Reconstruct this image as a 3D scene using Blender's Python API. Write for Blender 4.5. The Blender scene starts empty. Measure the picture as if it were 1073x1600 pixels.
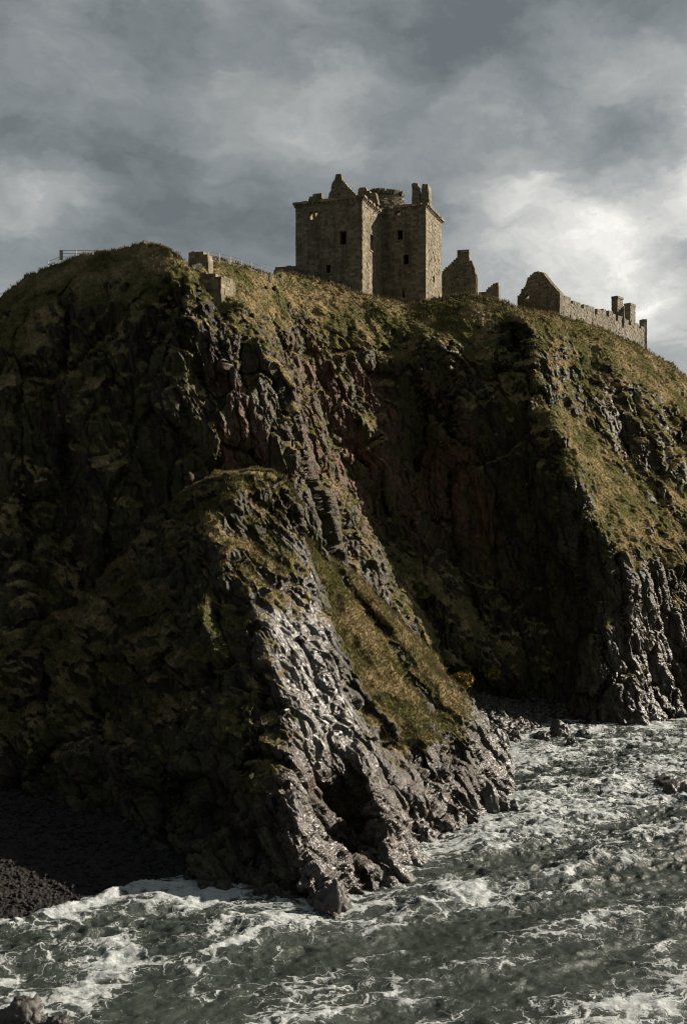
import bpy, math, random
import numpy as np
from mathutils import Vector

# ------------------------------------------------------------------ camera, sky, sun, exposure
S = bpy.context.scene
COL = S.collection
F, CX, CY, CH = 1600.0, 536.5, 800.0, 22.0          # focal length in photo pixels, eye height above the water
cam = bpy.data.cameras.new('camera')
cam.sensor_fit = 'VERTICAL'; cam.sensor_height = 36; cam.lens = 36
cam.clip_start = 0.5; cam.clip_end = 60000
co = bpy.data.objects.new('camera', cam); COL.objects.link(co)
co.location = (0, 0, CH); co.rotation_euler = (math.radians(90), 0, 0)
S.camera = co

SUN_AZ, SUN_EL = math.radians(75), math.radians(26)  # azimuth measured from the view direction towards the right
sdir = Vector((math.sin(SUN_AZ)*math.cos(SUN_EL), math.cos(SUN_AZ)*math.cos(SUN_EL), math.sin(SUN_EL)))
sl = bpy.data.lights.new('sun', 'SUN'); sl.energy = 5.0; sl.angle = math.radians(0.5); sl.color = (1.0, 0.90, 0.76)
so = bpy.data.objects.new('sun', sl); COL.objects.link(so)
so.rotation_euler = sdir.to_track_quat('Z', 'Y').to_euler()

S.view_settings.view_transform = 'Standard'; S.view_settings.look = 'None'; S.cycles.filter_width = 1.15
S.view_settings.exposure = 0.95; S.view_settings.gamma = 1.0

class NT:
    """tiny node-tree helper"""
    def __init__(s, tree): s.t = tree; s.t.nodes.clear()
    def n(s, typ, ins=None, **kw):
        d = s.t.nodes.new(typ)
        for k, v in kw.items(): setattr(d, k, v)
        for k, v in (ins or {}).items():
            sock = d.inputs[k]
            if isinstance(v, bpy.types.NodeSocket): s.t.links.new(v, sock)
            elif isinstance(v, bpy.types.Node): s.t.links.new(v.outputs[0], sock)
            else: sock.default_value = v
        return d
    def m(s, op, a, b=0.0, c=0.0, clamp=False):
        return s.n('ShaderNodeMath', {0: a, 1: b, 2: c}, operation=op, use_clamp=clamp).outputs[0]
    def sst(s, x, a, b, lo=0.0, hi=1.0):
        return s.n('ShaderNodeMapRange', {0: x, 1: a, 2: b, 3: lo, 4: hi}, interpolation_type='SMOOTHSTEP').outputs[0]
    def lin(s, x, a, b, lo=0.0, hi=1.0):
        return s.n('ShaderNodeMapRange', {0: x, 1: a, 2: b, 3: lo, 4: hi}).outputs[0]
    def mix(s, f, a, b, mode='MIX'):
        d = s.t.nodes.new('ShaderNodeMix'); d.data_type = 'RGBA'; d.blend_type = mode
        for k, v in ((0, f), (6, a), (7, b)):
            if isinstance(v, bpy.types.NodeSocket): s.t.links.new(v, d.inputs[k])
            elif isinstance(v, tuple) and len(v) == 3: d.inputs[k].default_value = (*v, 1)
            else: d.inputs[k].default_value = v
        return d.outputs[2]
    def noise(s, vec, scale, detail=4, rough=0.55, dist=0.0):
        return s.n('ShaderNodeTexNoise', {'Vector': vec, 'Scale': scale, 'Detail': detail, 'Roughness': rough, 'Distortion': dist}).outputs[0]
    def vmap(s, vec, scale=(1, 1, 1), rot=(0, 0, 0), loc=(0, 0, 0)):
        return s.n('ShaderNodeMapping', {'Vector': vec, 'Scale': scale, 'Rotation': rot, 'Location': loc}).outputs[0]

def build_world():
    w = bpy.data.worlds.new('World'); S.world = w; w.use_nodes = True
    k = NT(w.node_tree)
    d = k.n('ShaderNodeTexCoord').outputs['Generated']
    sky = k.n('ShaderNodeTexSky', sky_type='NISHITA', sun_disc=False, sun_elevation=SUN_EL, sun_rotation=SUN_AZ, air_density=1.0, dust_density=1.5)
    skyc = k.mix(1.0, sky.outputs[0], (0.09, 0.09, 0.09), 'MULTIPLY')
    wp = k.n('ShaderNodeTexNoise', {'Vector': k.vmap(d, (1, 1, 1.7)), 'Scale': 6.0, 'Detail': 8.0, 'Roughness': 0.6}).outputs['Color']
    off = k.n('ShaderNodeVectorMath', {0: wp, 1: (0.5, 0.5, 0.5)}, operation='SUBTRACT').outputs[0]
    off = k.n('ShaderNodeVectorMath', {0: off, 3: 0.16}, operation='SCALE').outputs[0]
    dw = k.n('ShaderNodeVectorMath', {0: d, 1: off}, operation='ADD').outputs[0]
    q = k.vmap(dw, (1, 1, 2.1), loc=(0.31, 0.17, 0.4))
    n1 = k.noise(q, 3.0, 10, 0.52)
    n2 = k.noise(k.vmap(dw, (1, 1, 2.0), loc=(3, 1, 2)), 10.0, 10, 0.58)
    v = k.m('ADD', k.m('MULTIPLY', n1, 0.72), k.m('MULTIPLY', n2, 0.28))
    v = k.lin(v, 0.33, 0.66, -0.10, 0.60)
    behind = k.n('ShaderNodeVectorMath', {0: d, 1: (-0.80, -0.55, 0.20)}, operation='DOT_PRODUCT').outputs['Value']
    v = k.m('SUBTRACT', v, k.sst(behind, -0.35, 0.6, 0.0, 0.46))      # unseen sky darkened behind the camera, added to deepen the shade
    # thinner places in the cloud layer, and thicker ones
    def blob(px, py, r, amp, v):
        c = Vector(((px-CX)/F, 1.0, (CY-py)/F)).normalized()
        di = k.n('ShaderNodeVectorMath', {0: dw, 1: tuple(c)}, operation='DISTANCE').outputs['Value']
        return k.m('ADD', v, k.sst(di, r, 0.0, 0.0, amp))
    for a in ((885, 330, 0.18, 0.30), (900, 330, 0.09, 0.12), (1030, 430, 0.15, 0.30), (790, 420, 0.14, 0.10), (760, 265, 0.11, 0.22), (415, 185, 0.15, 0.24), (470, 190, 0.07, 0.12), (930, 110, 0.12, 0.17),
              (1060, 370, 0.12, 0.24), (60, 340, 0.10, 0.22), (1040, 150, 0.12, 0.10), (1180, 300, 0.28, 0.10), (640, 330, 0.2, 0.08),
              (60, 180, 0.22, -0.14), (300, 330, 0.14, -0.08), (640, 120, 0.16, -0.10), (850, 40, 0.20, -0.10), (820, 205, 0.06, -0.12), (985, 245, 0.075, -0.26), (1010, 340, 0.05, -0.22), (960, 235, 0.10, -0.20), (260, 30, 0.2, -0.10), (900, -40, 0.25, -0.12)):
        v = blob(*a, v)
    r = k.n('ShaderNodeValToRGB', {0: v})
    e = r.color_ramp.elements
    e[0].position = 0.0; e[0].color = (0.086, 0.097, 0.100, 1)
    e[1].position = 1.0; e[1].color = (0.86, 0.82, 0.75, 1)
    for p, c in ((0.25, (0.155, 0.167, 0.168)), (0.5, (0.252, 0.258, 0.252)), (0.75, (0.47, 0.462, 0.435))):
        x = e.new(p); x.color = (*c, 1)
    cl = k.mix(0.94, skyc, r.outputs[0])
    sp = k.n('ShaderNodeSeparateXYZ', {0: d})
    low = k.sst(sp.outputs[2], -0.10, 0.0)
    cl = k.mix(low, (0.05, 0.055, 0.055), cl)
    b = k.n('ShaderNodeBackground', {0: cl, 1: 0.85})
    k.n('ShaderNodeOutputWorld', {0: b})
build_world()

# ------------------------------------------------------------------ helpers
rng = np.random.default_rng(7)
random.seed(7)
def W(px, py, d): return np.array([(px-CX)/F*d, d, CH+(CY-py)/F*d])

def tag(o, label=None, cat=None, group=None, kind=None):
    for k_, v_ in (('label', label), ('category', cat), ('group', group), ('kind', kind)):
        if v_: o[k_] = v_
    return o
def empty(name, loc, label, cat, group=None):
    o = bpy.data.objects.new(name, None); COL.objects.link(o); o.location = [float(c) for c in loc]
    return tag(o, label, cat, group)
def mesh_obj(name, V, Fc, mat, parent=None, attrs=None, smooth=False, origin=None):
    """V (n,3); Fc (m,k) int array or list of faces.  World coordinates are kept; the origin may be moved."""
    V = np.asarray(V, np.float32)
    o_ = np.zeros(3) if origin is None else np.asarray(origin, float)
    me = bpy.data.meshes.new(name)
    if isinstance(Fc, np.ndarray):
        m, kk = Fc.shape
        me.vertices.add(len(V)); me.vertices.foreach_set('co', (V-o_).astype(np.float32).ravel())
        me.loops.add(m*kk); me.loops.foreach_set('vertex_index', Fc.astype(np.int32).ravel())
        me.polygons.add(m); me.polygons.foreach_set('loop_start', (np.arange(m)*kk).astype(np.int32))
        me.update(calc_edges=True)
    else:
        me.from_pydata([tuple(float(c) for c in v) for v in (V-o_)], [], [tuple(int(i) for i in f) for f in Fc]); me.update()
    if smooth: me.polygons.foreach_set('use_smooth', np.ones(len(me.polygons), bool))
    for an, av in (attrs or {}).items():
        av = np.asarray(av, np.float32)
        if av.ndim == 2:
            a = me.attributes.new(an, 'FLOAT_COLOR', 'POINT')
            a.data.foreach_set('color', np.concatenate([av, np.ones((len(av), 4-av.shape[1]), np.float32)], 1).ravel())
        else:
            a = me.attributes.new(an, 'FLOAT', 'POINT'); a.data.foreach_set('value', av)
    me.materials.append(mat)
    ob = bpy.data.objects.new(name, me); COL.objects.link(ob)
    if parent is not None:
        ob.parent = parent
        ob.location = [float(c) for c in (o_-np.array(parent.location if parent.parent is None else (0, 0, 0)))]
    else: ob.location = [float(c) for c in o_]
    return ob
class MB:
    """collects boxes, tubes and prisms into one mesh"""
    def __init__(s): s.v = []; s.f = []; s.t = []
    def add(s, V, Fs, tint=0.5):
        b = len(s.v); s.v += [tuple(v) for v in V]; s.f += [tuple(i+b for i in f) for f in Fs]; s.t += [tint]*len(V)
    def box8(s, c, tint=0.5):
        s.add(c, [(0, 1, 2, 3), (7, 6, 5, 4), (0, 4, 5, 1), (1, 5, 6, 2), (2, 6, 7, 3), (3, 7, 4, 0)], tint)
    def tube(s, a, b, r, n=6, r2=None):
        a, b = Vector(a), Vector(b); q = (b-a).to_track_quat('Z', 'Y'); r2 = r if r2 is None else r2
        V = []
        for p, rr in ((a, r), (b, r2)):
            for i in range(n):
                an = 2*math.pi*i/n; V.append(tuple(p+q @ Vector((math.cos(an)*rr, math.sin(an)*rr, 0))))
        Fs = [(i, (i+1) % n, n+(i+1) % n, n+i) for i in range(n)]+[tuple(range(n))[::-1], tuple(range(n, 2*n))]
        s.add(V, Fs)
    def build(s, name, mat, parent=None, origin=None):
        return mesh_obj(name, np.array(s.v), s.f, mat, parent, {'tint': np.array(s.t)}, origin=origin)

# numpy noise -------------------------------------------------------
def _h(ix, iy, iz, s):
    h = (ix.astype(np.int32).view(np.uint32)*np.uint32(0x8da6b343)) ^ (iy.astype(np.int32).view(np.uint32)*np.uint32(0xd8163841)) \
        ^ (iz.astype(np.int32).view(np.uint32)*np.uint32(0xcb1ab31f)) ^ np.uint32((s*0x9E3779B1) & 0xffffffff)
    h ^= h >> np.uint32(15); h *= np.uint32(0x2c1b3c6d); h ^= h >> np.uint32(12); h *= np.uint32(0x297a2d39); h ^= h >> np.uint32(15)
    return h
def _r(h): return (h & np.uint32(0xffffff)).astype(np.float32)*np.float32(1/16777216.0)
def vnoise(q, seed=0):
    """gradient noise, q (n,3) float32 -> about -1..1"""
    i = np.floor(q); f = (q-i).astype(np.float32); i = i.astype(np.int32)
    w = f*f*f*(f*(f*6-15)+10)
    out = np.zeros(len(q), np.float32)
    for dx in (0, 1):
        for dy in (0, 1):
            for dz in (0, 1):
                h = _h(i[:, 0]+dx, i[:, 1]+dy, i[:, 2]+dz, seed)
                gx = (h & np.uint32(1023)).astype(np.float32)/511.5-1
                gy = ((h >> np.uint32(10)) & np.uint32(1023)).astype(np.float32)/511.5-1
                gz = ((h >> np.uint32(20)) & np.uint32(1023)).astype(np.float32)/511.5-1
                val = gx*(f[:, 0]-dx)+gy*(f[:, 1]-dy)+gz*(f[:, 2]-dz)
                wx = w[:, 0] if dx else 1-w[:, 0]; wy = w[:, 1] if dy else 1-w[:, 1]; wz = w[:, 2] if dz else 1-w[:, 2]
                out += wx*wy*wz*val
    return out*1.5
def fbm(q, octs, seed=0, gain=0.5, ridged=False):
    q = q.astype(np.float32); a = 1.0; s = np.zeros(len(q), np.float32); t = 0
    for o in range(octs):
        n = vnoise(q, seed+o*17)
        if ridged: n = 1-2*np.abs(n)
        s += a*n; t += a; a *= gain; q = q*2.03+7.3
    return s/t
def facet(q, seed=0, tilt=0.9):
    """random tilted plane per Voronoi cell: (height about -1..1, f2-f1)"""
    q = q.astype(np.float32); b = np.floor(q-0.5)
    n = len(q); f1 = np.full(n, 9, np.float32); f2 = f1.copy(); hv = np.zeros(n, np.float32)
    for dx in (0, 1):
        for dy in (0, 1):
            for dz in (0, 1):
                c = b+np.array([dx, dy, dz], np.float32); ci = c.astype(np.int32)
                h = _h(ci[:, 0], ci[:, 1], ci[:, 2], seed); h2 = _h(ci[:, 0], ci[:, 1], ci[:, 2], seed+101)
                j = np.stack([(h & np.uint32(1023)), (h >> np.uint32(10)) & np.uint32(1023), (h >> np.uint32(20)) & np.uint32(1023)], 1).astype(np.float32)/1023-0.5
                rel = q-(c+0.5+j*0.9)
                d = np.sqrt((rel*rel).sum(1))
                g = np.stack([(h2 & np.uint32(255)), (h2 >> np.uint32(8)) & np.uint32(255), (h2 >> np.uint32(16)) & np.uint32(255)], 1).astype(np.float32)/127.5-1
                val = ((h2 >> np.uint32(24)).astype(np.float32)/127.5-1)+tilt*(g*rel).sum(1)
                m = d < f1
                f2 = np.where(m, f1, np.minimum(f2, d)); hv = np.where(m, val, hv); f1 = np.where(m, d, f1)
    return hv, f2-f1
def sstep(x, a, b):
    t = np.clip((x-a)/(b-a), 0, 1); return t*t*(3-2*t)
def smoothgrid(n1, n2):
    i = np.arange(n1*n2).reshape(n1, n2)
    return np.stack([i[:-1, :-1], i[1:, :-1], i[1:, 1:], i[:-1, 1:]], -1).reshape(-1, 4)
def hermite(t, Y, x):
    """smooth curve through Y at knots t, evaluated at x (tension keeps ridges crisp)"""
    t = np.asarray(t, float); Y = np.asarray(Y, float)
    s = (Y[1:]-Y[:-1])/(t[1:]-t[:-1]).reshape(-1, *([1]*(Y.ndim-1)))
    m = np.empty_like(Y); m[0] = s[0]; m[-1] = s[-1]; m[1:-1] = 0.5*(s[1:]+s[:-1]); m *= 0.75
    k = np.clip(np.searchsorted(t, x, side='right')-1, 0, len(t)-2)
    h = (t[k+1]-t[k]); u = ((x-t[k])/h)
    sh = (-1,)+(1,)*(Y.ndim-1); u = u.reshape(sh); h = h.reshape(sh)
    return ((1+2*u)*(1-u)**2*Y[k]+u*(1-u)**2*h*m[k]+u*u*(3-2*u)*Y[k+1]+u*u*(u-1)*h*m[k+1])
def normals(P):
    a = np.gradient(P, axis=0); b = np.gradient(P, axis=1)
    n = np.cross(a, b); return n/(np.linalg.norm(n, axis=-1, keepdims=True)+1e-9)

# ------------------------------------------------------------------ materials
def newmat(name):
    m = bpy.data.materials.new(name); m.use_nodes = True
    k = NT(m.node_tree); return m, k
def finish(k, bsdf): k.n('ShaderNodeOutputMaterial', {0: bsdf})

GRASS_A, GRASS_B, GRASS_C = (0.064, 0.069, 0.026), (0.265, 0.198, 0.112), (0.138, 0.117, 0.050)
def grass_colour(k, pos):
    a = k.noise(pos, 0.28, 5, 0.6); b = k.noise(pos, 1.7, 6, 0.65)
    c = k.mix(k.sst(a, 0.40, 0.62), GRASS_A, GRASS_B)
    c = k.mix(k.sst(b, 0.42, 0.66), c, GRASS_C)
    d = k.noise(pos, 5.0, 4, 0.7)
    return k.mix(1.0, c, k.n('ShaderNodeCombineColor', {i: k.lin(d, 0.3, 0.7, 0.55, 1.35) for i in range(3)}).outputs[0], 'MULTIPLY')

def mat_terrain():
    m, k = newmat('cliff_rock_and_turf')
    pos = k.n('ShaderNodeNewGeometry').outputs['Position']
    at = k.n('ShaderNodeAttribute', attribute_name='mask')
    sp = k.n('ShaderNodeSeparateColor', {0: at.outputs['Color']})
    g, red, wet = sp.outputs
    dip = k.vmap(k.vmap(pos, rot=(0, math.radians(21), 0)), (1.0, 1.0, 0.30))
    a = k.noise(dip, 0.9, 8, 0.65); b = k.noise(dip, 3.4, 8, 0.7); c = k.noise(pos, 0.16, 4)
    rock = k.mix(k.sst(a, 0.35, 0.68), (0.012, 0.0095, 0.007), (0.054, 0.040, 0.027))
    rock = k.mix(k.sst(b, 0.48, 0.72, 0, 0.6), rock, (0.082, 0.061, 0.042))
    redc = k.mix(k.sst(b, 0.3, 0.7), (0.062, 0.029, 0.020), (0.200, 0.098, 0.064))  # red rock tone, also lightened to lift the shaded cove
    rock = k.mix(k.m('MULTIPLY', red, k.sst(c, 0.3, 0.55, 0.45, 1.0)), rock, redc)
    # lichen and guano specks
    sn = k.noise(pos, 5.5, 5, 0.7); rock = k.mix(k.sst(sn, 0.655, 0.70, 0, 0.55), rock, (0.30, 0.285, 0.25))
    ochre = k.noise(pos, 0.8, 6, 0.7); rock = k.mix(k.sst(ochre, 0.60, 0.70, 0, 0.45), rock, (0.16, 0.085, 0.025))
    moss = k.noise(dip, 0.45, 6, 0.65); rock = k.mix(k.m('MULTIPLY', k.sst(moss, 0.43, 0.57, 0, 0.85), k.m('SUBTRACT', 1.0, wet, clamp=True)), rock, (0.050, 0.049, 0.018))
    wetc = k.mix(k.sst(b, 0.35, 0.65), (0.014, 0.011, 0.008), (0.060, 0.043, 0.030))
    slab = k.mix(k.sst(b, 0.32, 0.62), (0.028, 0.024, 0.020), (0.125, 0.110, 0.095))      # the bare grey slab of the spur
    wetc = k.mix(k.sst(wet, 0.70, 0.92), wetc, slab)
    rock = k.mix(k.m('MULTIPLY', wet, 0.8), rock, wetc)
    gr = grass_colour(k, pos)
    gf = k.sst(k.m('ADD', g, k.lin(k.noise(pos, 2.2, 6, 0.7), 0.3, 0.7, -0.28, 0.28)), 0.42, 0.58)
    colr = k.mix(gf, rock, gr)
    rr = k.m('SUBTRACT', k.lin(b, 0.3, 0.7, 0.58, 0.42), k.m('MULTIPLY', wet, 0.22))
    ro = k.mix(gf, k.n('ShaderNodeCombineColor', {0: rr, 1: rr, 2: rr}).outputs[0], (0.95, 0.95, 0.95))
    ros = k.n('ShaderNodeSeparateColor', {0: ro}).outputs[0]
    spec = k.m('MULTIPLY', k.m('SUBTRACT', 1.0, gf), k.lin(wet, 0, 1, 0.20, 1.0))
    hb = k.m('ADD', k.m('MULTIPLY', k.noise(dip, 2.6, 10, 0.72), 0.6), k.m('MULTIPLY', k.noise(pos, 9.0, 5, 0.7), 0.25))
    vo = k.n('ShaderNodeTexVoronoi', {'Vector': dip, 'Scale': 2.6}, feature='DISTANCE_TO_EDGE').outputs[0]
    hb = k.m('ADD', hb, k.m('MULTIPLY', k.sst(vo, 0.0, 0.09), 0.14))
    v5 = k.n('ShaderNodeTexVoronoi', {'Vector': k.n('ShaderNodeVectorMath', {0: dip, 1: k.n('ShaderNodeVectorMath', {0: k.n('ShaderNodeTexNoise', {'Vector': pos, 'Scale': 2.0, 'Detail': 4.0}).outputs['Color'], 3: 0.35}, operation='SCALE').outputs[0]}, operation='ADD').outputs[0], 'Scale': 4.6}, feature='DISTANCE_TO_EDGE').outputs[0]
    hb = k.m('ADD', hb, k.m('MULTIPLY', k.sst(v5, 0.0, 0.07), k.lin(wet, 0, 1, 0.08, 0.30)))
    bp = k.n('ShaderNodeBump', {'Strength': k.lin(wet, 0, 1, 0.9, 0.65), 'Distance': 0.30, 'Height': hb})
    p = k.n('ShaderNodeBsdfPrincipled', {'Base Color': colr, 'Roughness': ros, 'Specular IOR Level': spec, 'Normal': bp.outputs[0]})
    finish(k, p); return m
M_TERR = mat_terrain()

def mat_grass():
    m, k = newmat('grass_blades')
    pos = k.n('ShaderNodeNewGeometry').outputs['Position']
    c = grass_colour(k, pos)
    t = k.n('ShaderNodeAttribute', attribute_name='tint').outputs['Fac']
    c = k.mix(k.lin(t, 0, 1, 0.0, 0.55), c, (0.17, 0.125, 0.055))
    p = k.n('ShaderNodeBsdfPrincipled', {'Base Color': c, 'Roughness': 0.8, 'Specular IOR Level': 0.2})
    tr = k.n('ShaderNodeBsdfTranslucent', {'Color': c})
    finish(k, k.n('ShaderNodeMixShader', {0: 0.25, 1: p.outputs[0], 2: tr.outputs[0]})); return m
M_GRASS = mat_grass()

def mat_stone(name, c1, c2, c3):
    m, k = newmat(name)
    pos = k.n('ShaderNodeNewGeometry').outputs['Position']
    t = k.n('ShaderNodeAttribute', attribute_name='tint').outputs['Fac']
    a = k.noise(pos, 0.5, 6, 0.65); b = k.noise(pos, 6.0, 6, 0.7)
    c = k.mix(t, c1, c2)
    c = k.mix(k.sst(a, 0.45, 0.68, 0, 0.7), c, c3)
    c = k.mix(k.sst(b, 0.58, 0.74, 0, 0.6), c, (0.30, 0.27, 0.21))
    st = k.noise(k.vmap(pos, (1.3, 1.3, 0.13)), 0.9, 5, 0.6)          # damp streaks down the walls
    c = k.mix(k.sst(st, 0.50, 0.68, 0, 0.55), c, tuple(x*.45 for x in c1))
    bp = k.n('ShaderNodeBump', {'Strength': 0.8, 'Distance': 0.08, 'Height': b})
    finish(k, k.n('ShaderNodeBsdfPrincipled', {'Base Color': c, 'Roughness': 0.9, 'Specular IOR Level': 0.2, 'Normal': bp.outputs[0]}))
    return m
M_STONE = mat_stone('castle_masonry', (0.105, 0.090, 0.062), (0.285, 0.235, 0.165), (0.105, 0.096, 0.056))
M_STONE2 = mat_stone('grey_masonry', (0.12, 0.105, 0.080), (0.27, 0.235, 0.18), (0.12, 0.11, 0.07))
M_PALE = mat_stone('pale_dressed_stone', (0.15, 0.12, 0.08), (0.24, 0.195, 0.13), (0.12, 0.10, 0.06))
def mat_metal():
    m, k = newmat('weathered_grey_steel')
    pos = k.n('ShaderNodeNewGeometry').outputs['Position']
    c = k.mix(k.noise(pos, 3.0, 4), (0.10, 0.10, 0.10), (0.20, 0.20, 0.195))
    finish(k, k.n('ShaderNodeBsdfPrincipled', {'Base Color': c, 'Roughness': 0.5, 'Metallic': 0.5})); return m
M_METAL = mat_metal()
def mat_searock():
    m, k = newmat('wet_black_rock')
    pos = k.n('ShaderNodeNewGeometry').outputs['Position']
    a = k.noise(pos, 2.5, 8, 0.7)
    c = k.mix(a, (0.016, 0.015, 0.014), (0.075, 0.066, 0.058))
    bp = k.n('ShaderNodeBump', {'Strength': 0.7, 'Distance': 0.1, 'Height': k.noise(pos, 5, 8, 0.7)})
    finish(k, k.n('ShaderNodeBsdfPrincipled', {'Base Color': c, 'Roughness': 0.42, 'Normal': bp.outputs[0]})); return m
M_SEAROCK = mat_searock()
def mat_pebble():
    m, k = newmat('wet_shade_dark_pebbles')
    pos = k.n('ShaderNodeNewGeometry').outputs['Position']
    v = k.n('ShaderNodeTexVoronoi', {'Vector': pos, 'Scale': 4.5})
    sp = k.n('ShaderNodeSeparateColor', {0: v.outputs['Color']})
    c = k.mix(sp.outputs[0], (0.006, 0.005, 0.0045), (0.022, 0.019, 0.016))  # near-black base colour stands in for the missing spur shadow
    bp = k.n('ShaderNodeBump', {'Strength': 1.0, 'Distance': 0.12, 'Height': v.outputs['Distance']}, invert=True)
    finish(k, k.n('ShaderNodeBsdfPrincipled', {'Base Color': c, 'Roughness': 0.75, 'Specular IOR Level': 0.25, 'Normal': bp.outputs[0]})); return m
M_PEB = mat_pebble()

def mat_sea():
    m, k = newmat('churned_sea_water')
    pos = k.n('ShaderNodeNewGeometry').outputs['Position']
    at = k.n('ShaderNodeAttribute', attribute_name='mask')
    sp = k.n('ShaderNodeSeparateColor', {0: at.outputs['Color']})
    foam, far = sp.outputs[0], sp.outputs[1]
    w = k.n('ShaderNodeTexNoise', {'Vector': pos, 'Scale': 0.55, 'Detail': 6.0, 'Roughness': 0.6}).outputs['Color']
    w = k.n('ShaderNodeVectorMath', {0: k.n('ShaderNodeVectorMath', {0: w, 1: (0.5, 0.5, 0.5)}, operation='SUBTRACT').outputs[0], 3: 3.6}, operation='SCALE').outputs[0]
    wp = k.n('ShaderNodeVectorMath', {0: pos, 1: w}, operation='ADD').outputs[0]
    wp = k.vmap(k.vmap(wp, rot=(0, 0, math.radians(-14))), (0.50, 1.0, 0.0))
    v1 = k.n('ShaderNodeTexVoronoi', {'Vector': wp, 'Scale': 0.62}, feature='DISTANCE_TO_EDGE').outputs[0]
    v2 = k.n('ShaderNodeTexVoronoi', {'Vector': wp, 'Scale': 1.7}, feature='DISTANCE_TO_EDGE').outputs[0]
    brk = k.noise(k.vmap(wp, (0.6, 1, 1)), 1.1, 8, 0.7)
    fine = k.noise(wp, 4.5, 7, 0.75)
    wid = k.lin(foam, 0.0, 1.0, 0.0, 0.30)
    l1 = k.m('SUBTRACT', 1.0, k.m('DIVIDE', v1, k.m('ADD', wid, 0.02)), clamp=True)
    l2 = k.m('SUBTRACT', 1.0, k.m('DIVIDE', v2, k.m('ADD', k.m('MULTIPLY', wid, 0.75), 0.015)), clamp=True)
    lace = k.m('MAXIMUM', l1, k.m('MULTIPLY', l2, 0.8))
    x = k.m('ADD', k.m('MULTIPLY', lace, 0.92), k.m('MULTIPLY', k.m('SUBTRACT', brk, 0.5), 0.80))
    x = k.m('ADD', x, k.m('MULTIPLY', k.m('SUBTRACT', fine, 0.5), 0.65))
    x = k.m('ADD', x, k.m('MULTIPLY', k.m('SUBTRACT', foam, 0.5), 0.95))
    ff = k.sst(x, 0.30, 0.74)
    body = k.mix(k.sst(k.noise(pos, 0.09, 3), 0.35, 0.65), (0.025, 0.031, 0.025), (0.047, 0.055, 0.046))
    body = k.mix(k.m('MULTIPLY', foam, 0.45), body, (0.090, 0.104, 0.098))
    c = k.mix(ff, body, k.mix(k.sst(fine, 0.3, 0.6), (0.17, 0.19, 0.188), (0.43, 0.45, 0.448)))
    ro = k.lin(ff, 0, 1, 0.16, 0.75)
    hb = k.m('ADD', k.m('MULTIPLY', k.noise(k.vmap(pos, (0.7, 1, 1)), 1.6, 8, 0.65), 1.0), k.m('MULTIPLY', ff, 0.16))
    bp = k.n('ShaderNodeBump', {'Strength': 0.75, 'Distance': 0.30, 'Height': hb})
    p = k.n('ShaderNodeBsdfPrincipled', {'Base Color': c, 'Roughness': ro, 'IOR': 1.33, 'Normal': bp.outputs[0]})
    finish(k, p); return m
M_SEA = mat_sea()
def mat_gorse():
    m, k = newmat('gorse_foliage')
    pos = k.n('ShaderNodeNewGeometry').outputs['Position']
    t = k.n('ShaderNodeAttribute', attribute_name='tint').outputs['Fac']
    c = k.mix(k.sst(t, 0.45, 0.55), (0.040, 0.046, 0.014), (0.42, 0.25, 0.015))
    c = k.mix(k.noise(pos, 4, 3), c, (0.10, 0.08, 0.02))
    finish(k, k.n('ShaderNodeBsdfPrincipled', {'Base Color': c, 'Roughness': 0.8})); return m
M_GORSE = mat_gorse()

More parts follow.
